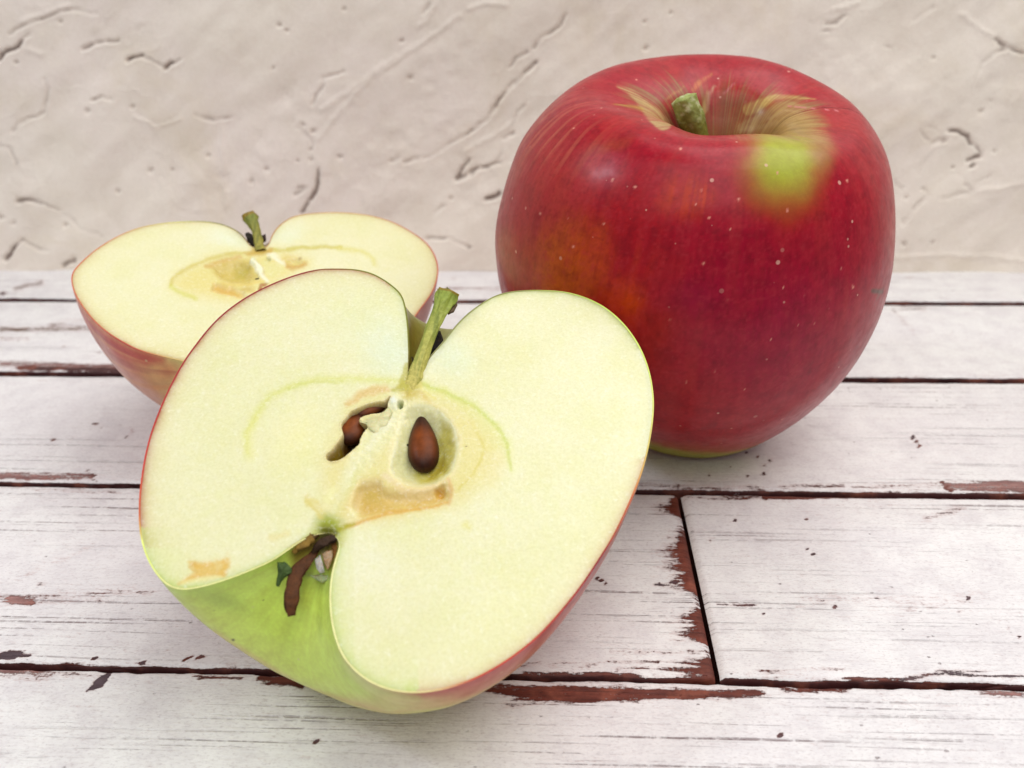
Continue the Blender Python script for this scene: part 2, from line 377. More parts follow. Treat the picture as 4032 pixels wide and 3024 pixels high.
def plank(j0, j1, xa, xb, seed, xcut=None):
    """plank between joints j0 and j1; xa/xb are numbers or functions of y"""
    y0 = j0 * 5.0 + GAPS[j0] / 2; y1 = j1 * 5.0 - GAPS[j1] / 2
    XL, XR = -11.5 - 1.6 * (j0 + 1), 11 + 1.6 * (j0 + 1)
    lo = xa if not callable(xa) else xa(2.5); hi = xb if not callable(xb) else xb(2.5)
    xs = np.unique(np.r_[np.arange(lo, max(lo, XL), 1.0), np.arange(max(lo, XL), min(hi, XR), .07), np.arange(min(hi, XR), hi, 1.0), hi])
    xn = (xs - lo) / (hi - lo)
    vs_ = np.arange(0.10, (y1 - y0) - .10, .07)
    rows = np.r_[0, 0, .012, .035, .065, .1, vs_[1:], (y1 - y0) - np.array([.1, .065, .035, .012, 0, 0])]
    zz = np.r_[-1.2, -.10, -.045, -.018, -.004, 0, np.zeros(len(vs_) - 1), 0, -.004, -.018, -.045, -.10, -1.2]
    Yl = y0 + rows
    Y = np.repeat(Yl[:, None], len(xs), 1)
    XA = xa(Y) if callable(xa) else np.full_like(Y, xa); XB = xb(Y) if callable(xb) else np.full_like(Y, xb)
    X = XA + (XB - XA) * xn[None] if (callable(xa) or callable(xb)) else np.repeat(xs[None], len(rows), 0)
    Z = np.repeat(zz[:, None], len(xs), 1)
    # uneven edges and a very slight waviness of the board
    q = lambda sx, sy, sd: noise(p3(X.ravel() * sx, Y.ravel() * sy, np.full(X.size, seed * 7.1)), sd).reshape(X.shape)
    de = np.minimum(Y - y0, y1 - Y); dl = 0 * X + 99; dr = 0 * X + 99
    if callable(xa): dl = X - XA
    if callable(xb): dr = XB - X
    edge = 1 - sm(0, .16, de)
    shift = (q(1.3, .1, 3) - .5) * .05 + (q(6, .1, 4) - .5) * .03
    Yn = Y + np.where(Y - y0 < y1 - Y, 1, -1) * np.clip(shift, -.03, .05) * edge
    Zn = Z + np.where(Z > -.5, (q(.35, .5, 5) - .5) * .03 - .012 * edge * q(3, 3, 6), 0)
    # rounded ends at the cross seam
    ee = np.minimum(dl, dr); Zn = Zn - np.where(Z > -.5, .06 * (1 - sm(0, .10, ee)) ** 2, 0)
    V = np.stack([X, Yn, Zn - .012], -1).reshape(-1, 3)
    Q = proj(V + np.array([0, 0, 0]))
    Qw = Q + (np.stack([fbm(p3(V[:, 0] * 5, V[:, 1] * 16, V[:, 2]), 3, 21), fbm(p3(V[:, 0] * 5, V[:, 1] * 16, V[:, 2] + 9), 3, 22)], -1) - .5) * np.array([26, 12])
    P = Painter(Qw, BR)
    e0 = (1 - sm(0, .14, (Y - y0))).ravel(); e1 = (1 - sm(0, .14, (y1 - Y))).ravel()
    lowf = fbm(p3(V[:, 0] * .9, V[:, 1] * .2, np.full(len(V), seed)), 3, 31)
    ew0 = (1 - sm(0, .9, (Y - y0))).ravel(); ew1 = (1 - sm(0, .9, (y1 - Y))).ravel()
    wear = -.06 + .42 * e1 * sm(.3, .6, lowf) + .34 * e0 * sm(.3, .6, 1 - lowf) + (.17 * ew1 + .15 * ew0) * sm(.2, .7, fbm(p3(V[:, 0] * .5, V[:, 1] * .5, np.full(len(V), seed + 9.)), 3, 34)) + .9 * (Z.ravel() < -.03)
    P.mix((Z.ravel() < -.03) * 1.0, DK)
    grain = fbm(p3(V[:, 0] * .12, V[:, 1] * .9, np.full(len(V), seed + 3.)), 3, 33)
    grain = sm(.35, .65, grain)
    def w(m, amt, c=None):
        nonlocal wear
        wear = wear + m * (amt * 1.15 + .08)
        if c is not None: P.mix(m * 1.5, c)
    if j0 == -1:
        # far edge of the nearest plank: bare brown strip right of the front half
        w(P.line(AG([(600, 1466), (640, 1470)]), 10, 10), .6, BR); w(P.line(AG([(1020, 1478), (1120, 1494), (1400, 1500), (1645, 1498)]), [16, 30, 26, 14], 26), .75, BR)
        w(P.line(AG([(1090, 1520), (1290, 1515)]), 12, 26), .42, BR)
        w(P.line(AG([(1690, 1490), (1750, 1492), (1830, 1490)]), 10, 16), .42, BR); w(P.line(AG([(2120, 1496), (2212, 1500)]), 14, 24), .34, PK)
        w(P.line(AD([(0, 265), (340, 290)]), 26, 20), .40, PK); w(P.line(AD([(400, 290), (700, 320)]), 14, 20), .30, PK)
        w(P.line(AD([(1430, 310), (1760, 310)]), 9, 10), .50, BR); w(P.line(AD([(1900, 320), (2200, 360)]), 16, 16), .7, BR)
        wear = wear + Painter(Q).line(AD([(640, 408), (700, 365), (760, 320), (812, 272)]), [1, 15, 15, 2], 5) * 1.5; P.mix(Painter(Q).line(AD([(640, 405), (815, 270)]), 24, 6), GP)
        for p_, r_ in ((AD([(1832, 667)])[0], 7), (pts(900, 2400, 1.301, [(450, 687)])[0], 9), (pts(900, 2400, 1.301, [(452, 680)])[0], 8), (AG([(1687, 1592)])[0], 6), (A6([(877, 1500)])[0], 8)):
            b_ = Painter(Q).blob(p_, r_ * 1.3, r_, 30, .4); wear = wear + b_ * 1.6; P.mix(b_ * 2, GP)
    if j0 == 0 and callable(xb):   # left board of the row
        wear = wear + .80 * sm(.9, .05, dr.ravel()) * sm(.28, .60, fbm(p3(V[:, 0] * .4, V[:, 1] * 3.2, np.zeros(len(V))), 4, 41)) + .55 * (1 - sm(.03, .24, dr.ravel()))
        P.mix((1 - sm(0.4, 1.0, dr.ravel())), BR)
        for a_, b_, y_ in ((2380, 2600, 2607), (2420, 2780, 2640), (2050, 2500, 2655), (2400, 2760, 2570), (1930, 2350, 2620)):
            w(P.line([(a_, y_ - 6), (b_, y_)], 7, 9), .42, BR)
        w(P.line(AD([(0, 155), (90, 140), (200, 150)]), [12, 18, 8], 10), .8, GP); 
        for c_, rx, ry in (((1030, 198), 17, 10), ((1455, 155), 14, 7), ((330, 118), 9, 6), ((700, 165), 9, 5)):
            b_ = Painter(Q).blob(AD([c_])[0], rx, ry, -15, .4); wear = wear + b_ * 1.4; P.mix(b_ * 2, GP)
        wear = wear + Painter(Q).line(AD([(1335, 185), (1390, 150), (1450, 145), (1480, 160), (1440, 172), (1400, 175)]), 4, 4) * 1.2
        w(P.line(AG([(20, 1297), (70, 1300)]), 12, 14), .5, DK); w(P.blob(AG([(86, 1263)])[0], 36, 22), .6, DK)
        w(P.line(AG([(0, 1296), (330, 1276)]), 26, 40), .26, PK); w(P.line(AG([(40, 1250), (200, 1180)]), 12, 30), .22, PK)
        w(P.line(AG([(0, 1052), (250, 1062)]), 10, 16), .22, PK)
        for p_ in ((1300, 1253), (1306, 1258), (1290, 1250)): w(Painter(Q).blob(AG([p_])[0], 14, 9, 20, .3), .9, GP)
        w(P.line(AG([(1410, 1262), (1462, 1258)]), 4, 5), .5, GP)
    if j0 == 0 and callable(xa):
        w(P.line(A6([(370, 272), (850, 275), (1250, 262)]), 7, 12), .35, BR); w(P.line(A6([(800, 268), (1220, 266)]), 8, 8), .4, BR)
        w(P.line(A6([(700, 1170), (1180, 1150)]), 6, 9), .26, BR); w(P.line(A6([(1200, 1200), (1480, 1205)]), 6, 9), .3, BR)
        w(P.line(A6([(1500, 1205), (1700, 1170), (2125, 1195)]), [5, 16, 8], 16), .52, GP)
        w(P.line(A6([(560, 823), (740, 822)]), 3.5, 5), .6, GP); w(P.line(A6([(1000, 800), (1500, 820), (1900, 780)]), 40, 60), .16, GP)
        w(P.line(A6([(1620, 380), (1800, 330)]), 14, 26), .30, BR); w(P.blob(A6([(520, 490)])[0], 24, 14), .45, TN)
        for p_, r_ in (((1020, 537), 9), ((1045, 563), 8), ((790, 870), 10), ((1160, 835), 8), ((1410, 880), 7), ((1800, 860), 7), ((2055, 940), 10), ((1195, 515), 7), ((1065, 862), 6), ((1835, 788), 6), ((1370, 785), 6), ((2100, 985), 6), ((1290, 915), 7), ((640, 388), 12), ((1015, 385), 7)):
            b_ = Painter(Q).blob(A6([p_])[0], r_ * 1.3, r_ * .9, 30, .3); wear = wear + b_ * 1.1; P.mix(b_ * 2, GP)
    if j0 == 1:
        w(P.line(AG([(0, 1026), (100, 1030), (200, 1030)]), [17, 15, 10], 14), .48, PK); w(P.line(AG([(195, 1018), (205, 1040)]), 5, 7), .7, BR)
        w(P.line(A6([(160, 205), (450, 222), (800, 225)]), 10, 16), .30, BR); w(P.line(A6([(870, 215), (1200, 212)]), 6, 10), .35, BR)
        w(P.line(A6([(1250, 215), (1700, 210)]), 12, 20), .22, PK); w(P.line(A6([(1730, 212), (2125, 212)]), [14, 22], 12), .55, PK); w(P.line(A6([(1712, 195), (1740, 240)]), 6, 7), .8, BR)
        for p_, r_ in (((760, 62), 12), ((825, 82), 11), ((790, 150), 14), ((700, 42), 8), ((625, 110), 7), ((660, 130), 6), ((510, 155), 8), ((705, 162), 8), ((800, 105), 8)):
            b_ = Painter(Q).blob(A6([p_])[0], r_ * 1.2, r_ * .8, -35, .3); wear = wear + b_ * 1.0; P.mix(b_ * 2, DK)
        for p_ in ((205, 916), (115, 950)): w(Painter(Q).blob(AG([p_])[0], 16, 7, 0, .3), .9, BR)
        w(P.line(AR([(0, 0), (1, 1)]) * 0 + AG([(1970, 943), (1985, 965)]), 6, 8), .8, GP)
        w(P.line(AG([(270, 946), (290, 930)]), 6, 9), .5, GP)
        w(P.line(AG([(60, 1100), (500, 900)]) * 0 + AG([(1450, 925), (1700, 905)]), 14, 40), .14, PK)
    if j0 == 2:
        w(P.line(AG([(0, 786), (270, 794)]), 14, 26), .50, PK); w(P.line(AG([(40, 795), (280, 800)]), 8, 10), .45, DK)
        w(P.line(AG([(0, 712), (170, 710), (290, 712)]), 12, 24), .46, TN); w(P.line(AG([(110, 700), (200, 690)]), 10, 16), .30, TN)
        w(P.line(AG([(0, 732), (60, 731)]), 12, 18), .3, TN); w(P.blob(AG([(135, 747)])[0], 16, 16), .6, GP); w(P.blob(AG([(215, 760)])[0], 26, 14), .42, GP)
        w(P.line(AR([(60, 470), (150, 560)]) * 0 + AG([(1930, 670), (1975, 720)]), 10, 26), .30, GP)
        w(P.blob(AG([(2120, 748)])[0], 16, 14), .35, GP)
        w(P.line(AG([(1950, 663), (2000, 668)]), 12, 24), .26, GP)
    if j0 == 3:
        w(P.line(AG([(30, 625), (90, 610)]), 12, 22), .42, TN); w(P.blob(AG([(8, 634)])[0], 24, 14), .8, GP); w(P.blob(AG([(245, 626)])[0], 40, 12), .36, PK)
        w(P.line(AG([(960, 622), (1090, 624)]), 7, 18), .42, PK); w(P.blob(AG([(982, 600)])[0], 30, 10), .42, GP); w(P.blob(AG([(1965, 598)])[0], 34, 9), .36, GP)
    a = {'wear': wear, 'grain': grain}
    return make_mesh('plank', V, grid_faces(len(rows), len(xs), flip=False), M_PLANK, top, (0, 0, 0), P.c, a)
plank(-1, 0, -20.0, 20.0, 1)
plank(0, 1, -22.0, lambda y: seam_x(y) - .035 + 0 * y, 2)
plank(0, 1, lambda y: seam_x(y) + .035 + 0 * y, 22.0, 3)
plank(1, 2, -24.0, 24.0, 4)
plank(2, 3, -26.0, 26.0, 5)
plank(3, 4, -28.0, 28.0, 6)
bV = [(-28, -5, -1.6), (28, -5, -1.6), (28, 21, -1.6), (-28, 21, -1.6), (-28, -5, -.62), (28, -5, -.62), (28, 21, -.62), (-28, 21, -.62)]
make_mesh('base_board', bV, [(0, 3, 2, 1), (4, 5, 6, 7), (0, 1, 5, 4), (1, 2, 6, 5), (2, 3, 7, 6), (3, 0, 4, 7)],
          mat_tint('dark_wood', .8, .0003, 300), top, (0, 0, 0), np.tile(lin(92, 52, 46), (8, 1)), shade=False)

# ------------------------------------------------------------------ plaster wall with cracks and trowel marks
WY = 17.55
CR = [  # (points, width, depth): traced cracks and creases
 (A5([(0, 265), (25, 222), (70, 216), (95, 182), (125, 150)]), 7, 1.0), (A5([(50, 145), (100, 110), (170, 85), (260, 50), (340, 45), (420, 60)]), 5, .5),
 (A5([(365, 210), (410, 190), (450, 182), (512, 178)]), [7, 5, 4, 3], .75), (A5([(555, 262), (580, 252), (622, 243)]), [8, 6, 3], 1.0),
 (A5([(622, 245), (665, 262), (722, 292)]), 4, .5), (A5([(722, 296), (745, 275), (785, 260)]), [9, 6, 3], 1.0),
 (A5([(410, 438), (440, 418), (492, 430)]), 5, .6), (A5([(200, 345), (215, 400), (198, 480), (150, 510), (90, 530), (60, 570)]), 5, .45),
 (A5([(0, 635), (50, 650), (75, 700)]), 6, .5), (A5([(850, 502), (920, 522), (1000, 515)]), [3, 7, 3], .5), (A5([(590, 492), (680, 545), (770, 510)]), 4, .3),
 (A5([(1500, 310), (1410, 345), (1390, 400), (1355, 455)]), [3, 6, 7, 4], .5), (A5([(1387, 740), (1380, 820), (1350, 870), (1315, 928)]), [4, 9, 9, 7], 1.0),
 (A5([(1300, 820), (1335, 815), (1290, 850)]), 5, .6), (A5([(1700, 705), (1735, 685)]), 6, .5), (A5([(1800, 690), (1830, 683)]), 5, .4),
 (A5([(80, 875), (140, 870), (200, 885), (260, 920)]), [9, 9, 5, 3], .8), (A5([(260, 920), (350, 1000), (440, 1032)]), 4, .4),
 (A5([(28, 1128), (60, 1080), (92, 1045)]), [11, 8, 6], 1.0), (A5([(95, 1045), (150, 1075), (212, 1095)]), 5, .5), (A5([(275, 1162), (320, 1135)]), 9, .8),
 (A5([(1860, 1040), (1960, 1038), (2040, 1075)]), [3, 5, 9], .7), (A5([(2122, 870), (2172, 850)]), 8, .8), (A5([(965, 870), (975, 930)]), 5, .3), (A5([(1300, 560), (1360, 600), (1350, 690)]), 8, .3),
 (AW([(1160, 110), (1110, 190), (1050, 245), (975, 285), (920, 345)]), [5, 6, 5, 6, 6], .6), (AW([(870, 375), (800, 430), (750, 490)]), 6, .5),
 (AW([(940, 455), (880, 520), (790, 600), (700, 690), (640, 790), (590, 860), (500, 930), (440, 980)]), [8, 7, 4, 8, 9, 9, 7, 3], .75),
 (AW([(880, 740), (820, 810), (760, 910)]), 5, .35), (AW([(770, 970), (710, 1005)]), 7, .7), (AW([(440, 980), (330, 1040), (200, 1120), (60, 1160)]), 6, .35), (AW([(0, 1175), (90, 1140)]), 7, .5),
 (AW([(370, 1310), (400, 1235), (450, 1165)]), [11, 7, 4], .85), (AW([(370, 1310), (460, 1265), (520, 1225), (600, 1215), (680, 1180)]), [11, 10, 7, 4, 3], .8), (AW([(590, 1450), (670, 1410)]), 11, .9), (AW([(210, 1550), (270, 1500)]), 6, .4),
 (AW([(120, 90), (180, 20)]), 8, .4), (AW([(700, 1060), (690, 1120), (650, 1200)]), 4, .3),
 (AR([(1135, 212), (1185, 262), (1160, 280)]), [5, 12, 4], .85), (AR([(1185, 265), (1240, 275), (1290, 290)]), [9, 7, 7], .85), (AR([(1150, 280), (1060, 340), (1020, 410), (1005, 480)]), 5, .3),
 (AR([(215, 130), (262, 125), (310, 90)]), [3, 9, 4], .5), (AR([(700, 110), (800, 40)]), 7, .3), (AR([(530, 250), (575, 265)]), 4, .3), (AR([(195, 172), (235, 172)]), 4, .4),
 (AR([(885, 715), (930, 712), (985, 745), (1005, 785), (1060, 830)]), [12, 8, 10, 5, 5], .9), (AR([(1050, 855), (1020, 858), (980, 880)]), [12, 8, 4], .9),
 (AR([(790, 790), (830, 765), (860, 765)]), [5, 11, 10], .9), (AR([(725, 715), (750, 750), (790, 790)]), 4, .5), (AR([(860, 750), (810, 700), (770, 690)]), 4, .45), (AR([(1010, 905), (1015, 900)]), 10, .8),
 (AR([(975, 1010), (1015, 1045)]), [8, 3], .8), (AR([(920, 945), (960, 970), (980, 1010)]), 4, .4), (AR([(840, 1080), (920, 1060), (1020, 1045)]), 5, .35), (AR([(740, 1030), (765, 1065)]), 6, .45), (AR([(590, 990), (625, 1020)]), 7, .6), (AR([(760, 1065), (690, 1130), (620, 1220)]), 6, .45),
 (AR([(1020, 1000), (1100, 960)]), 5, .3), (AR([(800, 790), (750, 880), (720, 950)]), 6, .2)]
DOTS = [(A5([p])[0], r) for p, r in (((75, 270), 11), ((385, 485), 14), ((580, 465), 10), ((1215, 110), 11), ((1245, 135), 9), ((1190, 298), 9), ((1750, 180), 10), ((1785, 340), 11), ((1482, 685), 11), ((1160, 740), 12), ((1355, 695), 11),
        ((1350, 650), 10), ((1315, 545), 12), ((1365, 570), 10), ((1092, 790), 12), ((655, 745), 12), ((750, 740), 8), ((5, 945), 15), ((62, 970), 11), ((285, 985), 10), ((72, 705), 9), ((1295, 700), 8), ((510, 835), 9), ((905, 680), 8), ((260, 95), 9), ((1495, 45), 8))] + \
       [(AR([p])[0], r) for p, r in (((798, 312), 8), ((905, 917), 9), ((1055, 608), 9), ((632, 1326), 11), ((1125, 822), 8), ((1105, 548), 6), ((790, 1325), 10), ((650, 1075), 8))] + [(AW([p])[0], r) for p, r in (((1728, 155), 10), ((1742, 358), 12), ((20, 568), 9), ((330, 1445), 12), ((1925, 95), 8))]
xs = np.unique(np.r_[np.arange(-34, -18.5, .5), np.arange(-18.5, 17.5, .05), np.arange(17.5, 34.1, .5)])
zs = np.unique(np.r_[np.arange(-.6, 9.6, .045), np.arange(9.6, 22, .5)])
X, Z = np.meshgrid(xs, zs); X = X.ravel(); Z = Z.ravel()
Vw = np.stack([X, np.full_like(X, WY), Z], -1); Qw = proj(Vw)
wob = (np.stack([fbm(p3(X * 4, Z * 4, 0 * X), 3, 5), fbm(p3(X * 4, Z * 4, 0 * X + 7), 3, 6)], -1) - .5) * 16
PW = Painter(Qw + wob); groove = np.zeros(len(X)); step = np.zeros(len(X)); crack_shade = np.zeros(len(X))
brk = sm(.28, .6, fbm(p3(X * 3.2, Z * 3.2, 0 * X + 3), 3, 15))
for pl, w_, d_ in CR:
    m_ = PW.line(pl, np.asarray(w_) * .9, 20); groove = np.maximum(groove, m_ * d_ * (.45 + .55 * brk)); crack_shade = np.maximum(crack_shade, PW.line(pl, np.asarray(w_) * .8, 22) * d_ * (.35 + .65 * brk))
    n_ = np.array([7.0, 9.0]); step = np.maximum(step, PW.line(np.asarray(pl) + n_, np.asarray(w_) * .8, 26) * d_ * .6)
for c_, r_ in DOTS:
    m_ = PW.blob(c_, r_ * 1.5, r_ * 1.35, 0, .1); groove = np.maximum(groove, m_ * .45); crack_shade = np.maximum(crack_shade, m_ * .35)
rt_ = (X * .78 + Z * .62); rn = (-X * .62 + Z * .78)          # trowel direction rises to the right
lay = fbm(p3(rt_ * .22, rn * .75, 0 * X), 3, 51, .42); pit = fbm(p3(X * 2.4, Z * 2.4, 0 * X), 4, 61)
crr = sm(.5, .75, fbm(p3(X * .35, Z * .35, 0 * X + 11), 2, 91)); edge_ = np.abs(fbm(p3(rt_ * .45 + 9, rn * 1.1, 0 * X + 2), 4, 71) - .5)
ridge = (1 - sm(0, .018, edge_)) * sm(.45, .7, fbm(p3(X * .5, Z * .5, 0 * X + 5), 2, 81))
RG = [A5([(1885, 20), (1870, 80), (1825, 115)]), A5([(2000, 70), (1800, 210), (1620, 330), (1480, 480), (1390, 600)]), A5([(1400, 480), (1560, 370), (1720, 250)]), A5([(590, 505), (680, 552), (780, 515)]), A5([(100, 90), (200, 60), (300, 30)]), A5([(130, 210), (180, 230)]), A5([(2040, 40), (2120, 10), (2200, 20)]), A5([(960, 560), (980, 900)]), AR([(250, 60), (380, 20)]), AR([(560, 1400), (900, 1390), (1288, 1420)]), AR([(1000, 1050), (1288, 1000)]), AR([(950, 80), (1120, 200)]), AW([(160, 130), (190, 40)]), AW([(420, 1100), (600, 1010), (760, 900)])]
for r__ in RG: step = np.maximum(step, PW.line(r__, 6, 30) * .8)
hgt = (lay - .5) * .30 + (pit - .5) * (.02 + .05 * crr) + step * .05 + ridge * .010 - groove * .14
Vw[:, 1] = WY - hgt
wall = bpy.data.objects.new('plaster_wall', None)
nz, nx = len(zs), len(xs)
# thickness: back sheet
Vb = np.array([(-30, WY + 1.2, -.6), (30, WY + 1.2, -.6), (30, WY + 1.2, zs[-1]), (-30, WY + 1.2, zs[-1])])
Fw = grid_faces(nz, nx); o_ = len(Vw)
wall = make_mesh('plaster_wall', Vw, Fw, M_WALL, None, (0, 0, 0), None, {'crack_shade': crack_shade + ridge * .12})
me_ = wall.modifiers.new('thickness', 'SOLIDIFY'); me_.thickness = .012; me_.offset = -1
wall['label'] = 'rough cream plaster wall with cracks, standing behind the apples at the table edge'; wall['category'] = 'wall'

# ------------------------------------------------------------------ apple halves
def half_frame(pit, cal, L, Rr, el, az, t0, ds, nv):
    n = np.array([math.sin(az) * math.cos(el), -math.cos(az) * math.cos(el), math.sin(el)])
    P0 = CAM + t0 * ray(*pit)
    def un(p, off=0.0):
        p = np.atleast_2d(np.asarray(p, float)); r = ray(p[:, 0], p[:, 1]); t = ((P0 + off * n - CAM) @ n) / (r @ n); return CAM + t[:, None] * r
    A = un(pit)[0]; B = un(cal)[0]; ey = (A - B) / np.linalg.norm(A - B); ex = np.cross(ey, n)
    def crv(C):
        C = smooth(resample(catmull(np.vstack([[pit], C, [cal]]), 600), nv), 10)
        q = un(C); return np.stack([(q - B) @ ex, (q - B) @ ey], -1)
    return dict(n=n, un=un, A=A, B=B, ex=ex, ey=ey, l2=crv(L), r2=crv(Rr), ds=ds)
def half_rows(fr, inset, nphi, dsc=1.0):
    """rows of 3-D points from the right outline round the back to the left one"""
    def ins(C, sgn):
        T = np.gradient(C, axis=0); T /= np.linalg.norm(T, axis=1)[:, None] + 1e-9
        nn = np.stack([T[:, 1], -T[:, 0]], -1) * sgn
        g = np.minimum(1, np.minimum(np.arange(len(C)), np.arange(len(C))[::-1]) / 12.)[:, None]
        return C + nn * inset * g
    r2 = ins(fr['r2'], 1); l2 = ins(fr['l2'], -1)
    ph = np.linspace(0, np.pi, nphi); w = ((1 - np.cos(ph)) / 2)[:, None]
    rad = (1 - w) * r2[:, 0] + w * (-l2[:, 0]); y = (1 - w) * r2[:, 1] + w * l2[:, 1]
    Xr = rad * np.cos(ph)[:, None]; Zr = -rad * np.sin(ph)[:, None] * fr['ds'] * dsc
    return fr['B'] + Xr[..., None] * fr['ex'] + y[..., None] * fr['ey'] + Zr[..., None] * fr['n'], r2, l2, ph
def build_half(name, label, fr, centre_px, nrad, nphi, skin_paint, face_paint, base):
    root = thing(name, label, 'apple half', base)
    S, r2, l2, ph = half_rows(fr, 0.0, nphi); nv = S.shape[1]
    # gentle unevenness of the skin away from the cut
    dist = np.sin(ph)[:, None]
    nn_ = fbm(S.reshape(-1, 3) * .55, 3, 91).reshape(nphi, nv) - .5
    cen = fr['B'] + fr['ey'] * 2
    dirn = S - cen; dirn /= np.linalg.norm(dirn, axis=2)[..., None]
    S = S + dirn * (nn_ * .12 * dist * sm(0, .12, dist))[..., None]
    Sin, ri, li, _ = half_rows(fr, 0.022, nphi)
    v = np.linspace(0, 1, nv)[None] + 0 * ph[:, None]; PH = ph[:, None] + 0 * v
    rim = np.vstack([Sin[0], Sin[-1][::-1][1:-1]]); outer = np.vstack([S[0], S[-1][::-1][1:-1]])
    nr = len(rim); vrim = np.r_[v[0], v[0][::-1][1:-1]]; prim = np.r_[0 * v[0], 0 * v[0][1:-1] + np.pi]
    Vs = np.vstack([S.reshape(-1, 3), outer, rim - fr['n'] * .004])
    vv = np.r_[v.ravel(), vrim, vrim]; pp = np.r_[PH.ravel(), prim, prim]
    Fs = np.vstack([grid_faces(nphi, nv, flip=True), grid_faces(2, nr, True, nphi * nv, flip=False)])
    global RIMN; RIMN = nr
    C, sp = skin_paint(Vs, vv, pp)
    make_mesh('skin', Vs, Fs, M_HSKIN, root, base, C, {'spots': sp})
    # flesh: cut face plus its hidden underside, closed
    c0 = fr['un'](centre_px)[0]
    s = np.linspace(0, 1, nrad + 1)[1:] ** .92
    inner = Sin[0], Sin[-1]
    ring = rim
    Fv = c0 + s[:, None, None] * (ring[None] - c0); Fv = Fv.reshape(-1, 3)
    Vall = np.vstack([c0[None], Fv]); nf = len(Vall)
    Q = proj(Vall); edge = np.r_[1.0, np.repeat(1 - s, nr)] * np.linalg.norm(np.vstack([ring[:1], np.tile(ring, (nrad, 1))]) - c0, axis=1)
    C, h = face_paint(Vall, Q, edge, fr)
    h = h * sm(0, .05, edge)
    Vall = Vall + h[:, None] * fr['n']
    Vall[-nr:] -= fr['n'] * .006
    tri = np.stack([np.zeros(nr, int), 1 + np.arange(nr), 1 + (np.arange(nr) + 1) % nr, 1 + (np.arange(nr) + 1) % nr], -1)
    Fq = grid_faces(nrad, nr, True, 1, flip=True)
    # underside as a coarse shell a little inside the skin
    step_ = 4; Sb, _, _, _ = half_rows(fr, 0.06, 41, .97)
    idx = np.unique(np.r_[np.arange(0, nv, step_), nv - 1])
    Sb = Sb[:, idx]; Sb = Sb - fr['n'] * .012
    # first and last rows connect to the ring
    off = nf; Vb_ = Sb.reshape(-1, 3); Fb = grid_faces(41, len(idx), flip=True, off=off)
    V2 = np.vstack([Vall, Vb_]); C2 = np.vstack([C, np.tile(lin(225, 220, 160), (len(Vb_), 1))])
    faces = np.vstack([Fq, Fb])
    me = make_mesh('flesh', V2, np.vstack([faces, np.c_[tri[:, 0], tri[:, 1], tri[:, 2], tri[:, 3]]][:1]) if False else faces, M_FLESH, root, base, C2)
    return root, S

def seed_mesh(parent, base, c, axis, nrm, length, width, thick, cA, cB, seed=0):
    axis = axis / np.linalg.norm(axis); sd = np.cross(axis, nrm); sd /= np.linalg.norm(sd); nrm = np.cross(sd, axis)
    nu, nv = 40, 36; u = np.linspace(0, np.pi, nu); th = np.linspace(0, 2 * np.pi, nv, endpoint=False)
    t = -np.cos(u)                                   # -1 blunt end .. +1 pointed end
    r = np.sin(u) ** .85 * (1 - .36 * t - .10 * t * t) 
    V = c + (t * length / 2)[:, None, None] * axis + (r[:, None] * np.cos(th) * width / 2)[..., None] * sd + (r[:, None] * np.sin(th) * thick / 2)[..., None] * nrm
    V = V.reshape(-1, 3); C = np.tile(cA, (len(V), 1)); tt = np.repeat(t, nv); sth = np.tile(np.sin(th), nu); cth = np.tile(np.cos(th), nu)
    m = np.clip(sth, 0, 1) ** 1.3 * sm(-.95, -.3, tt) * (1 - sm(.05, .75, tt)) * sm(-1.1, .1, cth + .55)
    m = m * (.6 + .4 * fbm(np.c_[tt * 3, cth * 7, sth], 3, seed)) + .12 * fbm(np.c_[tt * 2, cth * 14, sth * 14], 2, seed + 3)
    C = C * (1 - m[:, None]) + cB * m[:, None]  # orange highlight painted into the seed's upper side
    return make_mesh('seed', V, grid_faces(nu, nv, True), M_SEED, parent, base, C)

# ---- front half: outlines traced on its own cut plane
fpit = A1([(985, 440)])[0]; fcal = A1([(698, 960)])[0]
fl = A1([(968,400),(972,350),(970,300),(968,250),(960,190),(945,140),(915,110),(880,85),(840,65),(790,53),(730,50),(660,52),(590,68),(520,93),(450,125),(390,160),(330,205),(280,255),(240,305),(200,360),(165,420),(135,480),(105,550),(80,620),(62,690),(50,760),(42,830),(40,900),(44,960),(58,1020),(80,1070),(110,1113),(145,1143),(190,1155),(250,1147),(320,1128),(380,1107),(440,1083),(500,1055),(550,1022),(600,988),(650,965)])
fR = A1([(1012,395),(1030,365),(1060,330),(1095,290),(1130,245),(1170,205),(1210,175),(1260,145),(1310,130),(1370,124),(1440,124),(1510,130),(1580,150),(1640,180),(1690,220),(1730,265),(1765,320),(1790,380),(1805,440),(1812,510),(1808,580),(1795,660),(1775,740),(1745,820),(1710,900),(1670,980),(1620,1060),(1570,1135),(1520,1200),(1460,1270),(1400,1330),(1330,1385),(1260,1430),(1190,1465),(1120,1490),(1050,1505),(990,1510),(920,1503),(850,1480),(790,1440),(745,1390),(718,1330),(703,1270),(697,1210),(697,1150),(705,1090),(722,1030),(733,998),(722,972)])
FR = half_frame(fpit, fcal, fl, fR, 1.14116, .10010, 13.6256, 1.0095, 420)

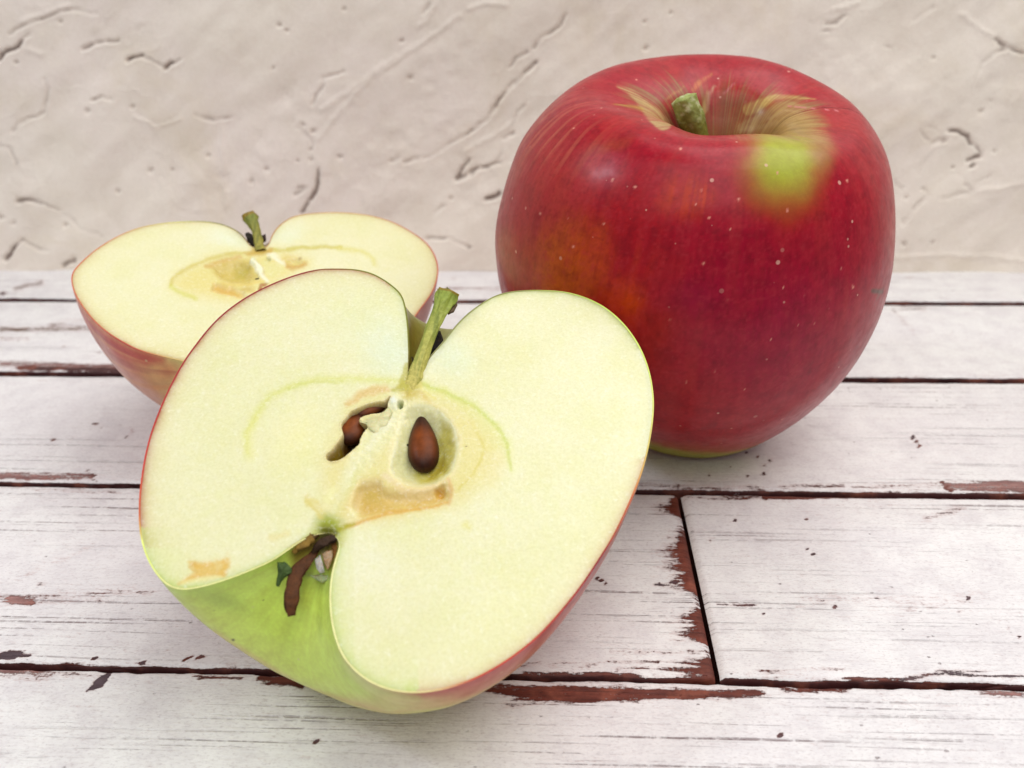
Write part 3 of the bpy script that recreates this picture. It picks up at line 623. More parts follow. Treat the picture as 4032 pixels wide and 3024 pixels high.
def table2(v, p, keys):
    """colour from a table: keys = [(phi, [(v, rgb), ...]), ...]"""
    out = None; prev = None
    cols = []
    for ph_, row in keys:
        vv = [a for a, _ in row]; cc = np.array([b for _, b in row]); cols.append(np.stack([np.interp(v, vv, cc[:, i]) for i in range(3)], -1))
    ps = [k[0] for k in keys]; out = cols[0].copy()
    for i in range(len(ps) - 1):
        t = sm(0, 1, (p - ps[i]) / (ps[i + 1] - ps[i]))[:, None]; m = (p >= ps[i])[:, None]
        out = np.where(m, cols[i] * (1 - t) + cols[i + 1] * t, out)
    return out
GR = lin(206, 230, 98); YG = lin(220, 226, 122); YE = lin(222, 208, 128); RD = lin(190, 54, 40); DR = lin(140, 24, 34); PI = lin(206, 150, 104); OR = lin(196, 96, 52)
DG = lin(122, 126, 42); OL = lin(112, 88, 26)
def front_skin(V, v, p):
    st = fbm(p3(p * 16, v * 3.0, 0 * v), 4, 101); nz_ = fbm(V * 1.2, 4, 102)
    w = lambda a: a
    C = table2(np.clip(v + (nz_ - .5) * .05, 0, 1), p, [
        (0.0, [(0, OL), (.06, DG), (.16, DG), (.24, GR), (.36, YG), (.45, OR), (.52, DR), (.66, RD), (.74, RD), (.78, OR), (.82, YE), (.88, YG), (1, GR)]),
        (0.16, [(0, OL), (.1, DG), (.2, GR), (.34, YG), (.44, OR), (.52, RD), (.64, OR), (.72, OR), (.78, YE), (.84, YG), (1, GR)]),
        (0.45, [(0, OL), (.1, DG), (.2, GR), (.34, YG), (.44, OR), (.52, OR), (.60, PI), (.66, YE), (.76, YG), (.84, GR), (1, GR)]),
        (1.6, [(0, OL), (.12, DG), (.3, OR), (.5, RD), (.64, PI), (.72, YG), (.84, GR), (1, GR)]),
        (2.7, [(0, OL), (.12, DG), (.25, RD), (.55, RD), (.66, PI), (.72, YG), (.85, GR), (1, GR)]),
        (np.pi, [(0, OL), (.10, DG), (.19, DG), (.24, DR), (.40, DR), (.60, RD), (.67, OR), (.71, YG), (.76, GR), (1, GR)])])
    Pn = Painter(proj(V), C)
    Pn.mix(Pn.blob(A1([(860, 1555)])[0], 300, 60, 5) * .7, lin(216, 196, 120))
    Pn.mix(Pn.line(A1([(300, 1300), (600, 1490), (900, 1580), (1200, 1530)]), 6, 30) * .6, lin(214, 170, 110))
    Pn.mix(Pn.blob(A1([(330, 1190)])[0], 190, 60, 20) * .6 * (.3 + nz_), lin(172, 196, 88))
    Pn.mix(Pn.blob(A1([(620, 1330)])[0], 110, 170, -20) * .6, lin(196, 214, 100))
    Pn.mix(Pn.line(A1([(690, 1120), (690, 1250), (730, 1400), (850, 1500), (1000, 1525)]), 8, 34) * .45, lin(204, 224, 116))
    Pn.mix(Pn.blob(A1([(690, 1090)])[0], 90, 70) * .35, lin(168, 192, 88))
    # cavity browning at the calyx
    Pn.mix(Pn.blob(A7([(560, 680)])[0], 90, 44, -32) * .9, lin(140, 112, 40)); Pn.mix(Pn.blob(A7([(480, 800)])[0], 70, 50, -40) * .6, lin(140, 140, 50))
    Pn.mix(Pn.fill(A7([(400, 760), (520, 650), (640, 560), (760, 540), (930, 580), (930, 760), (860, 960), (700, 800), (600, 800), (480, 900), (420, 900)]), 60) * .85, lin(132, 102, 34)); Pn.mix(Pn.blob(A7([(800, 600)])[0], 60, 34) * .8, lin(60, 38, 18))
    Pn.mix(Pn.line(A7([(560, 1000), (700, 1010), (830, 1040)]), 8, 22) * .5, lin(150, 164, 110)); Pn.mix(Pn.blob(A7([(560, 1250)])[0], 40, 90, 10) * .6, lin(184, 190, 60)); Pn.mix(Pn.blob(A7([(760, 1120)])[0], 50, 60) * .4, lin(110, 130, 60))
    isrim = np.arange(len(V)) >= len(V) - 2 * RIMN; Pn.mix(isrim * sm(.70, .78, v) * .9, lin(222, 218, 150))
    for q_, r_ in (((365, 1327), 9), ((470, 1190), 4), ((430, 1160), 3), ((300, 1225), 3)):
        Pn.mix(Painter(Pn.Q).blob(A1([q_])[0], r_, r_ * .8, 0, .3), lin(84, 80, 40))
    s_ = ((st - .5) * .5)[:, None]; C = Pn.c * (1 + s_ * np.array([.25, .45, .5]))
    return C, sm(.2, .4, v) * .5

def front_face(V, Q, edge, fr):
    n1 = fbm(V * 1.1, 4, 111); n2 = fbm(V * 5, 4, 112); n3 = fbm(V * 16, 3, 113)
    wob = (np.stack([fbm(V * 7, 3, 114), fbm(V * 7 + 5, 3, 115)], -1) - .5)
    Pa = Painter(Q, lin(231, 229, 190)); Pw = Painter(Q + wob * 26); Pf = Painter(Q + wob * 12)
    def mx(m, c): Pa.mix(m, c)
    mx(sm(.35, .7, n1) * .55, lin(234, 232, 200)); mx(sm(.45, .75, n2) * .35, lin(230, 230, 184))
    mx(Pw.blob(A1([(900, 330)])[0], 150, 190, -20), lin(224, 231, 208)); mx(Pw.blob(A1([(1110, 350)])[0], 170, 130, 30) * .8, lin(224, 231, 206))
    mx(Pw.blob(A1([(850, 250)])[0], 330, 200) * .4, lin(228, 233, 204)); mx(Pw.blob(A1([(830, 1060)])[0], 190, 160) * .7, lin(236, 235, 212))
    mx(Pw.blob(A1([(1250, 1250)])[0], 420, 230, -40) * .3, lin(234, 232, 180)); mx(Pw.blob(A1([(590, 640)])[0], 180, 230, 20) * .5, lin(238, 234, 172))
    # faint ring of veins to the left
    mx(Painter(Q + wob * 5).line(A1([(930, 437), (860, 433), (760, 428), (660, 430), (570, 452), (490, 490), (440, 560), (410, 620), (415, 690)]), [10, 10, 9, 9, 10, 10, 10, 9, 5], 44) * .7, lin(216, 218, 118))
    mx(Pw.line(A1([(740, 436), (640, 440), (560, 462)]), 5, 14) * .4, lin(200, 206, 100))
    mx(Pw.line(A1([(450, 560), (415, 640), (430, 700)]), 14, 50) * .35, lin(232, 228, 140))
    # skin-side blush along the edge of the cut
    Lr = sm(-.2, 1, np.cos(np.radians(0)) * 0 + (A1([(900, 0)])[0][0] - Q[:, 0]) / 700)
    redL = (Q[:, 0] < A1([(905, 0)])[0][0]) & (Q[:, 1] < A1([(0, 1010)])[0][1])
    grT = (Q[:, 1] < A1([(0, 330)])[0][1]) & (Q[:, 0] > A1([(905, 0)])[0][0])
    redR = (Q[:, 0] > A1([(1000, 0)])[0][0]) & (Q[:, 1] > A1([(0, 700)])[0][1])
    e1 = np.exp(-edge / .05) * (.5 + .9 * n2); e2 = np.exp(-edge / .16) * (.4 + n2)
    mx(e2 * .30 * redL, lin(206, 160, 116)); mx(e1 * .8 * redL, lin(176, 92, 62))
    mx(e2 * .35 * grT, lin(206, 210, 120)); mx(e1 * .7 * grT, lin(150, 160, 60))
    mx(e2 * .20 * redR, lin(226, 190, 140)); mx(e1 * .5 * redR, lin(204, 130, 90))
    low = (Q[:, 1] > A1([(0, 940)])[0][1]) & (Q[:, 0] < A1([(1000, 0)])[0][0]); mx((e2 * .5 + e1 * .3) * low, lin(196, 212, 112))
    e3 = np.exp(-edge / .5); mx(e3 * .30 * low * (Q[:, 0] < A1([(780, 0)])[0][0]) * (Q[:, 0] > A1([(600, 0)])[0][0]), lin(196, 212, 120))
    # bruise near the left bottom edge
    br = Pf.fill(A1([(175, 1135), (235, 1090), (212, 1058), (260, 1060), (345, 1030), (352, 1075), (335, 1112), (300, 1105), (245, 1112)]), 26)
    mx(br * sm(.2, .5, n2) * 1.0, lin(222, 180, 86)); mx(Pw.blob(A1([(290, 1080)])[0], 120, 60, -15) * .4, lin(230, 214, 150)); mx(Pf.line(A1([(190, 1130), (240, 1120), (320, 1108)]), 8, 14) * .6, lin(236, 224, 160))
    mx(Pf.line(A1([(235, 1062), (215, 1075), (240, 1092)]), 4, 8) * .6, lin(214, 176, 90))
    h = (n1 - .5) * .012
    # green vein arc to the right with a second, browner one inside
    arc = A4([(745, 165), (800, 180), (900, 215), (1000, 262), (1100, 315), (1180, 385), (1240, 455), (1275, 520), (1288, 590), (1300, 680)])
    mx(Pw.line(arc, [12, 12, 12, 12, 12, 12, 11, 10, 8, 3], 46) * .6, lin(214, 220, 128)); mx(Painter(Q + wob * 5).line(arc, [6, 6, 6, 6, 6, 6, 6, 6, 5, 2], 16) * .65, lin(190, 204, 84))
    mx(Pw.fill(A4([(780, 170), (900, 215), (1050, 300), (1160, 380), (1240, 470), (1270, 560), (1150, 560), (1110, 440), (1020, 330), (900, 260), (800, 210)]), 30) * .35, lin(216, 218, 130))
    arc2 = A4([(740, 210), (840, 300), (900, 350), (960, 410), (1060, 400), (1100, 460), (1140, 560), (1110, 640), (1060, 720), (980, 800)])
    mx(Pw.line(arc2, 8, 26) * .5, lin(222, 206, 130)); mx(Pf.line(arc2[4:], 4, 10) * .7, lin(206, 200, 96))
    mx(Pf.line(A4([(750, 210), (800, 270), (860, 330), (950, 420), (985, 500)]), 7, 16) * .7, lin(212, 180, 116))
    mx(Pw.fill(A4([(980, 330), (1080, 400), (1130, 560), (1060, 720), (960, 800), (990, 650), (1000, 480)]), 24) * .6, lin(232, 228, 182))
    # rough pale core axis from the stem towards the blossom end
    ax = A4([(650, 260), (600, 380), (500, 480), (420, 600), (350, 700), (300, 830), (240, 950)])
    core_ = A4([(740, 190), (900, 240), (1080, 340), (1200, 460), (1270, 600), (1220, 740), (1080, 830), (960, 900), (700, 930), (420, 980), (260, 980), (180, 860), (170, 640), (240, 480), (320, 300), (480, 220), (620, 190)]); mx(Pw.fill(core_, 110, 120) * .50, lin(224, 208, 118))
    mx(Pw.line(ax, [60, 60, 50, 44, 36, 26, 18], 50) * .8, lin(230, 228, 186)); mx(Pf.line(ax[1:], [16, 14, 12, 10, 10, 8], 22) * .5, lin(240, 238, 214))
    mx(Pw.line(A4([(440, 580), (380, 700), (330, 790), (290, 880), (255, 960)]), [5, 9, 12, 12, 12], 50) * .45, lin(212, 210, 120))
    mx(Pw.line(A4([(190, 940), (140, 880), (90, 840)]), 10, 26) * .55, lin(222, 204, 120))
    mx(Pw.blob(A4([(225, 830)])[0], 40, 60, 20) * .8, lin(238, 236, 184))
    mx(Pf.fill(A1([(1008, 395), (1018, 420), (1012, 455), (985, 480), (945, 470), (930, 452), (955, 430), (972, 395)]), 22) * .9, lin(204, 190, 98)); mx(Pw.blob(A4([(700, 230)])[0], 58, 40), lin(206, 186, 96)); mx(Pf.blob(A4([(690, 165)])[0], 44, 50, 30) * .9, lin(196, 186, 80))
    mx(Pf.line(A4([(690, 70), (680, 130), (650, 190), (600, 205)]), [18, 22, 16, 8], 14) * .8, lin(190, 182, 84))
    mx(Pf.line(A4([(735, 80), (745, 150), (780, 210), (850, 260)]), 5, 8) * .6, lin(228, 216, 130))
    mx(Pw.line(A4([(560, 195), (480, 205), (400, 240), (330, 290)]), [16, 20, 16, 10], 26) * .8, lin(222, 190, 128))
    mx(Pf.blob(A4([(605, 278)])[0], 30, 34) , lin(226, 230, 220)); mx(Pf.blob(A4([(640, 290)])[0], 12, 26, 15) * .9, lin(130, 146, 96))
    h += Pf.blob(A4([(605, 278)])[0], 34, 38) * .05 - Pf.blob(A4([(642, 292)])[0], 12, 24, 15) * .12
    mx(Pf.blob(A4([(540, 370)])[0], 34, 22, -20) * .8, lin(224, 206, 160))
    h += (n3 - .5) * .018 * Pw.line(ax[:4], 60, 50)
    # right seed chamber
    ch = A4([(700, 300), (760, 285), (830, 300), (900, 345), (955, 410), (982, 500), (978, 590), (950, 680), (890, 745), (800, 785), (700, 775), (630, 740), (590, 680), (590, 600), (620, 500), (645, 400), (668, 330)])
    ch = closed(ch); d = Pf.sdf(ch, 80); ins = sm(-4, 8, d)
    mx(sm(-10, 6, d), lin(228, 224, 176)); 
    gx = Q[:, 0]; gy = Q[:, 1]
    mx(ins * Pw.fill(A4([(700, 640), (800, 560), (850, 480), (890, 380), (950, 430), (975, 560), (930, 670), (860, 730), (760, 740)]), 40), lin(206, 196, 104))
    mx(ins * Pw.fill(A4([(840, 600), (900, 560), (920, 640), (850, 700), (790, 700)]), 36) * .8, lin(176, 156, 44))
    mx(ins * Pw.blob(A4([(650, 560)])[0], 50, 120, 5) * .8, lin(226, 224, 172)); mx(ins * (1 - sm(0, 16, d)) * .6, lin(230, 228, 200))
    mx(Pw.line(A4([(560, 720), (640, 790), (760, 810), (850, 790)]), 14, 22) * .8, lin(232, 216, 182))
    mx(sm(-26, -8, d) * (1 - sm(-8, 2, d)) * .4, lin(236, 226, 190))
    h -= .24 * sm(-10, 80, d)
    # left seed chamber, a ragged slit
    c2_ = A4([(582, 250), (545, 276), (480, 284), (420, 306), (350, 342), (318, 380), (298, 410), (303, 468), (280, 512), (250, 556), (203, 600), (228, 626), (272, 620), (330, 582), (392, 520), (402, 490), (432, 440), (455, 408), (420, 402), (398, 376), (440, 352), (520, 338), (562, 316), (566, 288)])
    c2_ = closed(c2_); d2 = Painter(Q + wob * 6).sdf(c2_, 80); mx(sm(-16, 0, d2) * .5, lin(216, 190, 140)); mx(sm(-2, 5, d2), lin(120, 84, 28)); mx(sm(-2, 4, d2) * Pf.fill(A4([(250, 520), (390, 500), (330, 640), (190, 640)]), 14), lin(164, 136, 24))
    mx(sm(2, 10, d2) * Pf.fill(A4([(330, 300), (580, 230), (600, 340), (420, 400)]), 14) * .5, lin(110, 60, 30))
    h -= .50 * sm(-4, 14, d2)
    h += .03 * sm(-12, -3, d2) * (1 - sm(-3, 1, d2)) * n3
    # browned lower chamber, mostly closed by pale tissue
    c3_ = A4([(395, 770), (450, 742), (520, 738), (545, 780), (600, 800), (680, 806), (780, 800), (860, 775), (900, 755), (938, 800), (915, 870), (800, 895), (640, 925), (500, 955), (400, 960), (350, 900)])
    c3_ = closed(c3_); d3 = Pf.sdf(c3_, 80); mx(sm(-40, 26, d3) * .35, lin(226, 206, 146)); mx(sm(-26, 34, d3) * (.45 + .5 * n2), lin(204, 162, 72)); mx(sm(0, 14, d3) * Pw.blob(A4([(470, 820)])[0], 70, 60, 20), lin(194, 166, 82)); mx(sm(0, 10, d3) * Pw.blob(A4([(880, 805)])[0], 26, 36, 10), lin(206, 152, 44))
    mx(sm(0, 12, d3) * Pw.blob(A4([(660, 850)])[0], 90, 26, -10) * .7, lin(226, 198, 140)); mx(Pf.line(A4([(520, 760), (535, 830), (590, 870)]), 3, 8) * .7, lin(226, 200, 140))
    h -= .07 * sm(-12, 34, d3) + .06 * sm(0, 10, d3) * Pw.blob(A4([(880, 805)])[0], 26, 36, 10)
    mx(Pw.line(A4([(930, 740), (945, 800), (935, 880)]), 7, 14) * .6, lin(216, 170, 116))
    mx(Pf.line(A4([(290, 1030), (360, 1005), (440, 975), (560, 930), (700, 912), (830, 895), (920, 870)]), [6, 8, 7, 10, 9, 7, 4], 14) * .85, lin(212, 166, 80)); mx(Pf.line(A4([(250, 1040), (300, 1025), (370, 998)]), [10, 9, 6], 14), lin(176, 168, 44))
    mx(Pw.blob(A4([(600, 850)])[0], 330, 130, -12) * .35, lin(220, 186, 96)); mx(Pw.blob(A4([(365, 930)])[0], 34, 34) * .8, lin(232, 230, 186)); mx(Pw.blob(A4([(1035, 1010)])[0], 26, 30) * .6, lin(220, 214, 120)); mx(Painter(Q).blob(A4([(1034, 540)])[0], 6, 4), lin(90, 60, 20))
    # green blossom end
    mx(Pw.blob(A4([(215, 1015)])[0], 90, 76, 0, .2), lin(156, 166, 44)); mx(Pf.blob(A4([(210, 1045)])[0], 60, 44, 0, .2) * .9, lin(116, 116, 32)); mx(Pf.blob(A4([(210, 1062)])[0], 60, 18, -5), lin(80, 50, 18))
    mx(Pw.line(A7([(560, 190), (640, 290), (720, 380)]), 10, 22) * .6, lin(216, 196, 92)); mx(Pw.line(A7([(200, 600), (360, 570)]), 12, 26) * .4, lin(226, 206, 130))
    h -= .10 * Pf.blob(A4([(215, 1060)])[0], 50, 26)
    return Pa.c, h
fbase = (-2.26, .43, 0.0)
fhalf, FS = build_half('apple_half', 'apple half in front, upright cut face showing dark seeds, green underside', FR, A1([(965, 640)])[0], 250, 241, front_skin, front_face, fbase)

n_ = FR['n']; SB = lin(46, 20, 11); SO = lin(134, 66, 22)
def fpt(p, off): return FR['un'](p, off)[0]
def seed_at(pa, pb, w, off, thick=.20, offb=None):
    a = fpt(A4([pa])[0], off); b = fpt(A4([pb])[0], off if offb is None else offb)
    return seed_mesh(fhalf, fbase, (a + b) / 2, b - a, n_, np.linalg.norm(b - a), w, thick, SB, SO, int(pa[0]))
sc_ = np.linalg.norm(fpt(A4([(783, 525)])[0], 0) - fpt(A4([(883, 525)])[0], 0)) / 100     # cm per A4 pixel
seed_at((790, 690), (765, 360), 178 * sc_, -.15, .32)
seed_at((312, 524), (410, 330), 162 * sc_, -.16, .24, -.17)
seed_at((372, 352), (572, 290), 92 * sc_, -.15, .16)
# torn papery tissue lying over the left seeds
def flap(name, poly, off, bulge, mat, colour, parent, base, un, thick=.012, seed=0, wob=.03):
    poly = np.asarray(poly, float); ring = resample(np.vstack([poly, poly[:1]]), 61)[:-1]; c = ring.mean(0); nr_ = 7
    rr = np.linspace(0, 1, nr_)[1:]
    Q_ = np.vstack([c[None]] + [c + (ring - c) * s for s in rr]); R_ = np.r_[0, np.repeat(rr, 60)]
    off = np.asarray(off(Q_)) if callable(off) else np.full(len(Q_), off)
    Vt = np.array([un(q, o)[0] for q, o in zip(Q_, off + bulge * (1 - R_ ** 2))])
    Vt = Vt + (fbm(Vt * 9, 3, seed) - .5)[:, None] * wob * 2 * n_
    Vt2 = Vt - n_ * thick; V = np.vstack([Vt, Vt2]); m = len(Vt); f = []
    for i in range(60): f.append((0, 1 + i, 1 + (i + 1) % 60)); f.append((m, m + 1 + (i + 1) % 60, m + 1 + i))
    for k_ in range(nr_ - 2):
        for i in range(60):
            a, b = 1 + k_ * 60 + i, 1 + k_ * 60 + (i + 1) % 60; f.append((a, a + 60, b + 60, b)); f.append((m + a, m + b, m + b + 60, m + a + 60))
    e = 1 + (nr_ - 2) * 60
    for i in range(60): f.append((e + i, m + e + i, m + e + (i + 1) % 60, e + (i + 1) % 60))
    C = colour(V) if callable(colour) else np.tile(colour, (len(V), 1))
    return make_mesh(name, V, f, mat, parent, base, C)
flap('membrane', A4([(398, 384), (430, 362), (520, 350), (575, 308), (600, 340), (560, 420), (500, 470), (455, 440), (440, 408), (405, 400)]), .0, .03, M_MEMB, lin(222, 208, 156), fhalf, fbase, FR['un'], seed=3)

# stem: fluted, flared ragged top, resting in the cavity
def stem_col(c1, c2, c3):
    def f(V, P, T):
        d = V[:, None, :] - P[None, ::6, :]; k_ = np.linalg.norm(d, axis=2).argmin(1); t = k_ / (len(P[::6]) - 1)
        s = fbm(np.c_[V * 3], 3, 7); C = c1[None] * (1 - t[:, None]) + c2[None] * t[:, None]
        m = sm(.45, .6, fbm(np.c_[(V @ np.array([.9, -.3, .2])) * 22, t * 3, V[:, 2] * 2], 3, 8))[:, None]; C = C * (1 - .55 * m) + c3 * .55 * m
        tip = sm(.93, 1, t)[:, None]; tip[-28 * 4:] = 1
        return C * (1 - tip * .8) + lin(150, 118, 34) * tip * .8
    return f
SP = [(A1([(976, 470)])[0], -.10), (A1([(988, 428)])[0], -.03), (A1([(1003, 380)])[0], .03), (A1([(1030, 310)])[0], .10), (A1([(1055, 245)])[0], .16), (A1([(1080, 190)])[0], .22), (A1([(1098, 150)])[0], .27), (A1([(1106, 132)])[0], .30)]
k1 = sc_ * 1.508 / .8732   # cm per A1 pixel
tube('stem', np.array([fpt(p, o) for p, o in SP]), np.array([34, 29, 24, 22, 24, 27, 36, 42]) * k1, M_STEM, fhalf, fbase, 5, 44, 110,
     stem_col(lin(208, 194, 104), lin(142, 164, 62), lin(104, 122, 34)), flat=.75, rough=.42, seed=4, up=n_, cap=1.0)
flap('bract', A1([(1085, 140), (1100, 112), (1112, 120), (1108, 150), (1092, 162)]), .20, .01, M_STEM, lin(96, 96, 34), fhalf, fbase, FR['un'], .02, 9)
flap('bract', A1([(1112, 168), (1130, 152), (1136, 175), (1122, 198), (1104, 206), (1100, 190)]), .22, .01, M_STEM, lin(84, 62, 30), fhalf, fbase, FR['un'], .03, 10)
flap('bract', A1([(1018, 352), (1045, 300), (1066, 262), (1078, 270), (1088, 300), (1070, 330), (1040, 345), (1022, 372)]), -.20, .04, M_DRY, lambda V: lin(58, 46, 32) * (.2 + 1.5 * sm(.35, .7, fbm(V * 9, 3, 61)))[:, None], fhalf, fbase, FR['un'], .05, 11, .12)
flap('bract', A1([(972, 350), (984, 358), (990, 385), (978, 392), (970, 375)]), -.12, .02, M_DRY, lin(60, 50, 24), fhalf, fbase, FR['un'], .04, 12, .05)

# dried blossom parts in the calyx end
def strip(pl, wid, offs, colr, name='sepal', mat=M_DRY, seed=1, flat=.35):
    P_ = np.array([fpt(A7([p])[0], o) for p, o in zip(pl, offs)]); kk = sc_ * 1.508 / 2.764
    def cf(V, P, T): return colr * (.7 + .6 * fbm(V * 8, 3, seed))[:, None]
    return tube(name, P_, np.array(wid) * kk / 2, mat, fhalf, fbase, 0, 20, 40, cf, flat=flat, rough=.5, seed=seed, up=n_, cap=.3)
DO = lambda x: x
strip([(700, 690), (640, 780), (560, 870), (480, 960), (440, 1080), (420, 1220), (405, 1340), (410, 1450)], [50, 80, 120, 150, 125, 150, 120, 70], [-.16, -.14, -.12, -.12, -.13, -.15, -.19, -.25], lin(90, 50, 18), seed=31)
strip([(870, 640), (885, 740), (865, 850), (825, 960)], [70, 60, 60, 30], [-.10, -.14, -.2, -.28], lin(140, 92, 40), seed=32)
strip([(640, 590), (560, 640), (470, 700), (420, 760)], [120, 130, 120, 60], [-.02, -.03, -.05, -.08], lin(140, 108, 40), seed=33)
strip([(890, 600), (780, 640), (700, 690), (640, 760)], [70, 110, 90, 40], [-.02, -.03, -.06, -.12], lin(58, 36, 18), seed=34, flat=.6)
strip([(700, 560), (620, 600), (560, 660)], [60, 80, 40], [-.03, -.03, -.06], lin(92, 66, 24), seed=35, flat=.6)
flap('sepal', A7([(250, 860), (330, 850), (410, 930), (405, 985), (330, 1030), (262, 1120), (236, 1110), (262, 980)]), lambda q: -.04 - .10 * sm(A7([(0, 860)])[0][1], A7([(0, 1120)])[0][1], q[:, 1]), .03, M_DRY, lambda V: lin(70, 92, 44) * (.5 + fbm(V * 7, 3, 6))[:, None], fhalf, fbase, FR['un'], .03, 14, .05)
flap('membrane', A7([(660, 830), (720, 780), (750, 880), (770, 970), (720, 985), (680, 940)]), -.10, .03, M_MEMB, lin(176, 172, 164), fhalf, fbase, FR['un'], .01, 15, .04)
flap('membrane', A7([(740, 770), (860, 730), (850, 840), (800, 950), (765, 880)]), -.11, .02, M_MEMB, lin(164, 132, 96), fhalf, fbase, FR['un'], .01, 16, .04)
flap('membrane', A7([(600, 1010), (700, 1000), (820, 1010), (800, 1060), (740, 1090), (680, 1060)]), -.26, .02, M_MEMB, lin(158, 172, 124), fhalf, fbase, FR['un'], .01, 17, .05)

# ---- back half
bpit = A2([(1135, 318)])[0]; bcal = A2([(1072, 860)])[0]
bl = A2([(1085,300),(1060,260),(1030,230),(980,200),(920,180),(850,168),(760,167),(660,172),(560,185),(460,208),(370,245),(290,290),(220,340),(160,395),(120,440),(110,480),(118,530),(145,590),(185,650),(240,715),(310,775),(390,825),(470,865),(560,892),(640,910),(720,930),(800,950),(880,958),(950,946),(1010,915),(1050,880)])
bR = A2([(1185,300),(1195,260),(1220,215),(1260,175),(1310,145),(1380,128),(1470,120),(1570,118),(1670,125),(1770,142),(1860,170),(1940,210),(2010,255),(2060,300),(2095,360),(2110,420),(2105,480),(2085,540),(2055,590),(2020,635),(1970,705),(1900,775),(1810,845),(1700,905),(1590,945),(1470,965),(1350,968),(1240,950),(1160,920),(1105,882)])
BR_ = half_frame(bpit, bcal, bl, bR, 1.30359, .60087, 19.6969, .98726, 300)
def back_skin(V, v, p):
    st = fbm(p3(p * 26, v * 2.0, 0 * v), 4, 121); nz_ = fbm(V * 1.0, 4, 122)
    C = table2(np.clip(v + (nz_ - .5) * .06, 0, 1), p, [
        (0.0, [(0, OL), (.1, DG), (.2, YE), (.3, PI), (.45, RD), (.6, OR), (.75, OR), (.85, YE), (1, GR)]),
        (1.2, [(0, OL), (.14, DG), (.3, PI), (.5, OR), (.66, PI), (.8, YE), (1, GR)]),
        (2.3, [(0, OL), (.12, DG), (.3, RD), (.5, RD), (.62, OR), (.7, PI), (.82, YE), (1, GR)]),
        (np.pi, [(0, OL), (.12, DG), (.2, YG), (.34, PI), (.44, RD), (.56, RD), (.64, RD), (.70, OR), (.78, YE), (.86, YG), (1, GR)])])
    Pn = Painter(proj(V), C)
    Pn.mix(Pn.line(A2([(160, 610), (250, 740), (380, 850), (520, 915), (600, 925)]), [14, 30, 36, 30, 16], 40) * .9, lin(188, 50, 36))
    Pn.mix(Pn.blob(A2([(640, 985)])[0], 110, 80, 10) * .9, lin(214, 138, 78))
    Pn.mix(Pn.line(A2([(240, 800), (330, 930), (430, 1030), (560, 1130)]), 22, 40) * .7, lin(206, 150, 130))
    Pn.mix(sm(.55, .75, st) * .6, lin(212, 140, 80)); Pn.mix(sm(.55, .75, 1 - st) * .4, lin(160, 30, 34))
    return Pn.c, .5 * sm(.2, .3, v)
